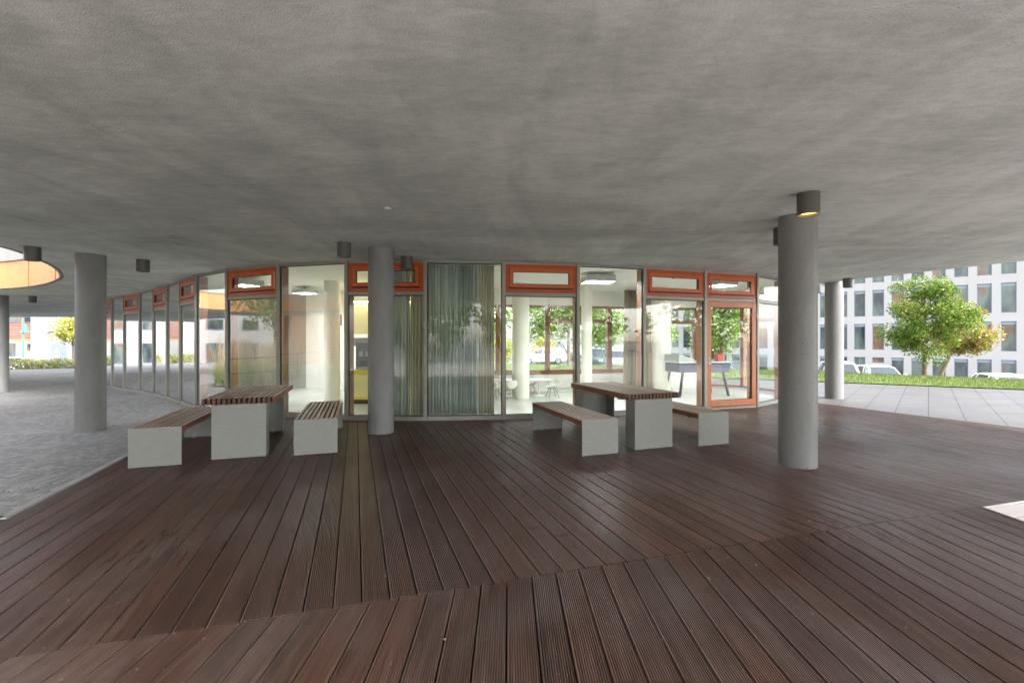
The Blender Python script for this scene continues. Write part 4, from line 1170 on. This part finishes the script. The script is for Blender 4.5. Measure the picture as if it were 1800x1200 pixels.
def make_pane():
    t = NT('reflection_tinted_glass')
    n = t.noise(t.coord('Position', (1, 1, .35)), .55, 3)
    c = t.ramp(n, [(.36, hexc('#2c343b')), (.46, hexc('#4a5452')), (.54, hexc('#5f6a64')), (.60, hexc('#6b4f41')), (.7, hexc('#7d6152'))])  # brown and greenish reflections painted into the glass colour
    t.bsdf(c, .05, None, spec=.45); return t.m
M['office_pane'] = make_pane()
for i in range(NC):
    xc = (i+.5)*PITCH
    if i < NC: wall.box(i*PITCH if i == 0 else xc-PITCH+Wd/2, xc-Wd/2, 0, .4, z_lo, z_hi, Mo)
    kk = i-19
    segs = []
    for r in range(4):
        if r == 0 and kk == -5: a, b = heads[0]-.55, heads[0]
        else: a, b = sills[r], heads[r]
        segs.append((a, b))
    z = z_lo
    for a, b in segs:
        wall.box(xc-Wd/2, xc+Wd/2, 0.0, .4, z, a, Mo); z = b
    wall.box(xc-Wd/2, xc+Wd/2, 0.0, .4, z, z_hi, Mo)
    for r, (a, b) in enumerate(segs): win(xc, a, b, Wd, split=(r == 0 and kk in (-7, -6)))
wall.box(LW-PITCH/2+Wd/2, LW, 0, .4, z_lo, z_hi, Mo)
wall.build('wall', M['render_white'], ob, world=True)
MB().box(0, LW, .41, 8, z_lo, z_hi-.02, Mo).build('block_body', M['render_white'], ob, world=True)
MB().box(-.1, LW+.1, -.05, 8.1, z_hi+.002, z_hi+.15, Mo).build('roof', M['band'], ob, world=True)

# ------------------------------------------------------------------ buildings on the left
lb = thing('row_house', 'white house with slatted red-brown upper wall beyond the hedge', 'house', (-52, 45, -1.2))
wl = MB(); wl.box(-66, -46.8, 45, 53, -1.6, 1.28); wl.build('wall', M['render_white'], lb, world=True)
MB().box(-66, -46.8, 45.02, 53, 1.285, 1.55).build('orange_board', M['larch'], lb, world=True)
sl = MB()
zz = 1.56; rr = random.Random(3)
while zz < 6.6:
    h = rr.choice([.10, .16, .22]); sl.box(-66, -46.8, 45.0+rr.choice([0, .03]), 45.06+.1, zz, zz+h); zz += h+.03
sl.build('slatted_upper_wall', mat_plain('faded_red_slats', '#8f6a5e', .7, 0, .18, 3, .1, stretch=(.2, 1, 9)), lb, world=True)
MB().box(-66, -46.8, 45.18, 53, 1.56, 6.6).build('upper_body', M['render_white'], lb, world=True)
for x0, x1, z0, z1 in [(-50.8, -49.0, -1.3, 1.15), (-47.9, -47.0+.02-.1, .35, 1.1), (-54, -52.4, -1.3, 1.15), (-58, -56.5, .2, 1.1)]:
    f = MB().frame(x0, x1, z0, z1, .07, 44.93, 44.995).build('window', M['win_frame'], lb, world=True)
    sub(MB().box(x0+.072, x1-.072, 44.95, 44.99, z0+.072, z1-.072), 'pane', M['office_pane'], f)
for x0, x1, z0, z1 in [(-50, -48.6, 3.2, 3.75), (-48.2, -47.2, 3.2, 3.75)]:
    f = MB().frame(x0, x1, z0, z1, .05, 44.93, 44.985).build('window', M['win_frame'], lb, world=True)
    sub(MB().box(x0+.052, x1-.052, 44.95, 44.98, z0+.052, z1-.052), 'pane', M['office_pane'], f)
MB().box(-47.55, -47.2, 44.95, 44.996, -.6, -.25).build('wall_vent', M['blind'], lb, world=True)
wb = thing('white_house', 'tall plain white house block beside the slatted house beyond the hedge', 'house', (-41, 46, -1.2))
MB().box(-46.75, -32, 44.2, 54, -1.6, 7.2).build('wall', M['render_white'], wb, world=True)
MB().box(-46.85, -31.9, 44.1, 54.1, 7.205, 7.35).build('roof', M['band'], wb, world=True)
for x0, z0 in [(-36.5, 3.6), (-34, 3.6), (-34.6, .2)]:
    f = MB().frame(x0, x0+1.3, z0, z0+1.3, .07, 44.13, 44.195).build('window', M['win_frame'], wb, world=True)
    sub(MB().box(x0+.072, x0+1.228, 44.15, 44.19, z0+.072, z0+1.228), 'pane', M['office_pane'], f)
gh = thing('garage_house', 'low white garage with sloping roof and grey door in front of the white house', 'garage', (-41, 41, -1.2))
gw = MB(); gw.add([(-41.9, 41, -1.6), (-33, 41, -1.6), (-33, 41, 3.7), (-41.9, 41, 2.1), (-41.9, 44, -1.6), (-33, 44, -1.6), (-33, 44, 3.7), (-41.9, 44, 2.1)],
                  [(0, 1, 2, 3), (7, 6, 5, 4), (3, 2, 6, 7), (0, 3, 7, 4), (1, 5, 6, 2), (0, 4, 5, 1)]); gw.build('wall', M['render_white'], gh, world=True)
rf = MB(); rf.add([(-42.1, 40.8, 2.11), (-32.9, 40.8, 3.77), (-32.9, 44.1, 3.77), (-42.1, 44.1, 2.11), (-42.1, 40.8, 2.24), (-32.9, 40.8, 3.9), (-32.9, 44.1, 3.9), (-42.1, 44.1, 2.24)],
                  [(0, 3, 2, 1), (4, 5, 6, 7), (0, 1, 5, 4), (1, 2, 6, 5), (2, 3, 7, 6), (3, 0, 4, 7)]); rf.build('roof', M['white_metal'], gh, world=True)
gd = MB().box(-41.5, -40.1, 40.93, 40.995, -1.5, 1.1).build('garage_door', M['blind'], gh, world=True)
MB().box(-39.6, -34, 40.93, 40.995, -1.5, .95).build('garage_door', M['win_frame'], gh, world=True)
# second row, perpendicular (mirrored in the left panes)
sr = thing('terrace_row', 'long white terrace row with grey panels facing the court, west of the cobbles', 'house', (-56, 15, -1.2))
MB().box(-64, -56, -12, 40, -1.8, 6.5).build('wall', M['render_white'], sr, world=True)
for k2 in range(9):
    y0 = -9+5.4*k2
    for z0, hh in ((-1.2, 2.3), (2.6, 1.2)):
        Mw = frame_at((-55.995, y0), (-55.995, y0+1))
        f = MB().frame(0, 1.7, z0, z0+hh, .07, -.06, -.001, Mw).build('window', M['win_frame'], sr, world=True)
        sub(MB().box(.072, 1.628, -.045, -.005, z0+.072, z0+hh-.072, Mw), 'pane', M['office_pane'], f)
    MB().box(-55.99, -55.95, y0+2.4, y0+4.6, -1.5, 1.2).build('grey_panel', M['band'], sr, world=True)

# low wood-clad wing south of the court garden, mirrored in the tall pane
wg = thing('court_wing', 'wood-clad wing with white floor bands across the court, seen mirrored in the glazing', 'building', (-33, -12, -1))
Mg = frame_at((-22, -24), (-40, -6)); Lg = math.dist((-22, -24), (-40, -6))
Mg = frame_at((-40, -6), (-22, -24))
MB().box(0, Lg, .3, 7, -1, 7, Mg).build('wall', M['larch'], wg, world=True)
for z0 in (-.2, 2.9, 6.0): MB().box(0, Lg, -.02, .295, z0, z0+.3, Mg).build('floor_band', M['render_white'], wg, world=True)
for k2 in range(12):
    for z0 in (.5, 3.6):
        f = MB().frame(.6+2.05*k2, 2.0+2.05*k2, z0, z0+2.0, .07, .22, .295, Mg).build('window', M['win_frame'], wg, world=True)
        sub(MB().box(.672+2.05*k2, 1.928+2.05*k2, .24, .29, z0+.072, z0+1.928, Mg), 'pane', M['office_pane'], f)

# teal lamp post
lp = thing('street_lamp', 'slim teal street lamp in front of the slatted house', 'street lamp', (-40.6, 37.8, terrain(-40.6, 37.8)+.2))
MB().tube([(0, 0, -.3), (0, 0, .9), (0, 0, 4.2)], [.07, .065, .045], 12).build('pole', M['teal'], lp, smooth=True)
MB().cyl((0, 0), .1, -.2, .7, 16).build('base', M['teal'], lp)
MB().lathe([(.045, 3.75), (.09, 3.6), (.22, 3.25), (.28, 3.15), (.1, 3.13)], 24, c=(.16, 0)).build('lamp_shade', M['teal'], lp, smooth='auto')

# ------------------------------------------------------------------ cars
def car_paint(name, col, metallic=.2):
    t = NT(name); b = t.bsdf(hexc(col), .3, None, metallic); b.inputs['Coat Weight'].default_value = .6; b.inputs['Coat Roughness'].default_value = .05
    n = t.noise(t.coord('Object'), 3, 2); t.l(t.ramp(n, [(.3, vary(hexc(col), .95)), (.7, vary(hexc(col), 1.04))]), b.inputs['Base Color']); return t.m
PAINT = {'white': car_paint('white_car_paint', '#e4e5e6', 0), 'silver': car_paint('silver_car_paint', '#a9adb1', .6), 'dark': car_paint('dark_car_paint', '#2c3238', .4), 'green': car_paint('dark_green_car_paint', '#2f4a40', .4), 'red': car_paint('red_car_paint', '#7d2420', .2)}
def car(x, y, rz, paint, label, tall=1.0):
    t = thing('parked_car', label, 'car', (x, y, terrain(x, y)-.12), rz, 'cars parked beyond the lawn')
    H = 1.48*tall
    S = [(-2.2, .42, .70, .60), (-2.12, .28, .78, .76), (-1.75, .22, .84, .86), (-1.15, .2, .93, .90), (-.6, .2, .96, .905), (.6, .2, .98, .905), (1.5, .2, 1.0, .895), (1.95, .25, 1.0, .86), (2.16, .32, .96, .78), (2.2, .45, .86, .70)]
    mb = MB(); rows = []
    for sx, zb, zt, hw in S:
        zt *= (1+(tall-1)*.6)
        sec = [(0, zb), (hw*.86, zb), (hw*.97, zb+.12), (hw, (zb+zt)/2), (hw*.97, zt-.1), (hw*.88, zt-.015), (hw*.5, zt+.02), (0, zt+.03)]
        full = [(yy, zz) for yy, zz in sec]+[(-yy, zz) for yy, zz in reversed(sec[1:-1])]
        rows.append([(sx, yy, zz) for yy, zz in full])
    m = len(rows[0])
    for r in rows: mb.v += r
    for i in range(len(rows)-1):
        for j in range(m): mb.f.append((i*m+j, i*m+(j+1) % m, (i+1)*m+(j+1) % m, (i+1)*m+j))
    mb.f += [tuple(range(m-1, -1, -1)), tuple(range((len(rows)-1)*m, len(rows)*m))]
    b = mb.build('body', paint, t, smooth=True); ss = b.modifiers.new('s', 'SUBSURF'); ss.levels = ss.render_levels = 1
    zb = .93*(1+(tall-1)*.6)
    # greenhouse: base ring and roof ring
    base = [(-1.25, .72, zb), (-.2, .80, zb+.04), (1.2, .80, zb+.06), (2.02, .70, zb+.05)]
    roof = [(-.42, .56, H-.05), (.1, .61, H), (1.2, .60, H-.01), (1.66, .55, H-.08)]
    gl = MB(); v = []
    for (bx_, by, bz), (rx, ry, rz_) in zip(base, roof): v += [(bx_, by, bz-.06), (rx, ry, rz_-.02), (rx, -ry, rz_-.02), (bx_, -by, bz-.06)]
    f = []
    for i in range(3):
        a = 4*i; f += [(a, a+1, a+5, a+4), (a+1, a+2, a+6, a+5), (a+2, a+3, a+7, a+6)]
    f += [(0, 3, 2, 1), (12, 13, 14, 15)]
    gl.add(v, f); gl.build('windows', M['car_glass'], t, bevel=.015)
    rm = MB(); vv = []
    for rx, ry, rz_ in roof: vv += [(rx, ry+.03, rz_-.035), (rx, ry*.8, rz_+.015), (rx, -ry*.8, rz_+.015), (rx, -ry-.03, rz_-.035)]
    rm.add(vv, [(4*i+j, 4*i+j+1, 4*i+j+5, 4*i+j+4) for i in range(3) for j in range(3)])
    ro = rm.build('roof', paint, t, smooth=True); so = ro.modifiers.new('t', 'SOLIDIFY'); so.thickness = .03
    for sy in (-1, 1):
        pl = MB()
        for i, w in ((0, .045), (1, .03), (2, .04), (3, .075)):
            (bx_, by, bz), (rx, ry, rz_) = base[i], roof[i]
            pl.tube([(bx_, sy*(by+.012), bz-.03), (rx, sy*(ry+.02), rz_-.02)], [w, w*.8], 6)
        pl.build('pillars', paint, t, smooth=True)
        mi = MB().box(-1.02, -.86, sy*.93-.08, sy*.93+.08, zb+.02, zb+.16); mi.build('mirror', paint, t, bevel=.03)
        MB().box(-2.19, -1.98, sy*.58-.14, sy*.58+.14, .62, .74).build('headlight', M['head_clear'], t, bevel=.02)
        MB().box(2.03, 2.20, sy*.62-.12, sy*.62+.12, .72, .9).build('tail_light', M['tail_red'], t, bevel=.02)
        for sx in (-1.35, 1.32):
            Mw = Matrix.Translation((sx, sy*.80, .31)) @ Matrix.Rotation(R(90), 4, 'X')
            w = MB().lathe([(.2, -.1), (.28, -.1), (.31, -.07), (.31, .07), (.28, .1), (.2, .1)], 28, M=Mw).build('wheel', M['tyre'], t, smooth='auto')
            MB().cyl((0, 0), .2, -.095, .095, 20, M=Mw).build('rim', M['rim'], w)
    return t
def place(px, Y): return (px-900)/F_PX*Y
car(place(1544, 26.5), 26.5, R(68), PAINT['white'], 'white car with its windscreen showing over the lawn, left of the maple')
car(place(1752, 21.6), 21.6, R(-118), PAINT['white'], 'white car seen from behind over the lawn, right of the maple', 1.0)
car(place(1468, 26.5), 26.5, R(-115), PAINT['white'], 'tall white car half hidden behind the paving column', 1.14)
car(place(952, 41), 41, R(10), PAINT['white'], 'white car beyond the lawn, behind the white inner column')
car(place(990, 43), 43, R(185), PAINT['dark'], 'dark car beyond the lawn, behind the shell chairs', 1.15)
car(place(1046, 35), 35, R(75), PAINT['green'], 'dark green car beyond the lawn, left of the slim inner column')
car(place(1082, 37), 37, R(80), PAINT['silver'], 'silver car beyond the lawn, right of the slim inner column')
car(place(1104, 44), 44, R(100), PAINT['white'], 'white car beyond the lawn, behind the rear beige curtain')
car(place(1205, 33), 33, R(80), PAINT['silver'], 'silver car beyond the lawn, behind the table football')
car(place(1300, 34), 34, R(80), PAINT['green'], 'dark green car beyond the lawn, behind the wooden door frame')
cc = car(-41.8, 36.6, R(4), PAINT['white'], 'white car whose roof shows just above the hedge')

# ------------------------------------------------------------------ trees and a wall behind the terrace (mirrored, and light for the open side)
SOUTH = [(-9, -15.5, 5.5), (-4.5, -17, 6), (0, -15.5, 5.5), (4.5, -17, 6.2), (9, -15.5, 5.6), (13.5, -14, 6), (18, -11, 5.5), (21.5, -6.5, 5.2), (23.5, -1, 5.0)]
for i, (x, y, h) in enumerate(SOUTH):
    tree('bushy green tree in the row south of the terrace, mirrored in the front glazing', (x, y, 0), h, 2.6, .15, .12, .26, 2600, M['tree_far'], 90+i, 'trees south of the terrace', clumps=36)

# ------------------------------------------------------------------ light
w = bpy.data.worlds.new('World'); scene.world = w; w.use_nodes = True
nt = w.node_tree; nt.nodes.clear()
SUN = Vector((.58, -.50, .64)).normalized()
el = math.asin(SUN.z); az = math.atan2(SUN.x, SUN.y)
sky = nt.nodes.new('ShaderNodeTexSky'); sky.sky_type = 'NISHITA'; sky.sun_disc = False
sky.sun_elevation = el; sky.sun_rotation = az; sky.air_density = 1.0; sky.dust_density = 2.5; sky.ozone_density = 1.0
bg = nt.nodes.new('ShaderNodeBackground'); bg.inputs['Strength'].default_value = .15
wo = nt.nodes.new('ShaderNodeOutputWorld'); hs = nt.nodes.new('ShaderNodeHueSaturation'); hs.inputs['Saturation'].default_value = .3; nt.links.new(sky.outputs[0], hs.inputs['Color']); nt.links.new(hs.outputs[0], bg.inputs[0]); nt.links.new(bg.outputs[0], wo.inputs[0])
ld = bpy.data.lights.new('sun', 'SUN'); ld.energy = .6; ld.angle = R(10); ld.color = (1, .95, .88)
lo = bpy.data.objects.new('sun', ld); COL.objects.link(lo); lo.rotation_euler = (-SUN).to_track_quat('-Z', 'Y').to_euler(); lo.location = (20, -30, 40)

# ------------------------------------------------------------------ camera and render settings
cd = bpy.data.cameras.new('camera'); cam = bpy.data.objects.new('camera', cd); COL.objects.link(cam)
cam.location = (0, 0, CAM_H); cam.rotation_euler = (R(90), 0, 0)
cd.sensor_width = 36; cd.lens = 36*F_PX/1800; cd.shift_y = -(600-HZ)/1800; cd.clip_end = 1500; cd.clip_start = .05
scene.camera = cam
scene.view_settings.view_transform = 'Standard'; scene.view_settings.look = 'None'; scene.view_settings.exposure = 2.8; scene.view_settings.gamma = 1
scene.render.engine = 'CYCLES'
scene.cycles.max_bounces = 12; scene.cycles.transparent_max_bounces = 24; scene.cycles.diffuse_bounces = 6; scene.cycles.glossy_bounces = 5
scene.cycles.use_denoising = True
scene.cycles.denoiser = 'OPENIMAGEDENOISE'; scene.cycles.denoising_prefilter = 'ACCURATE'; scene.cycles.denoising_input_passes = 'RGB_ALBEDO_NORMAL'
scene.cycles.sample_clamp_indirect = 6
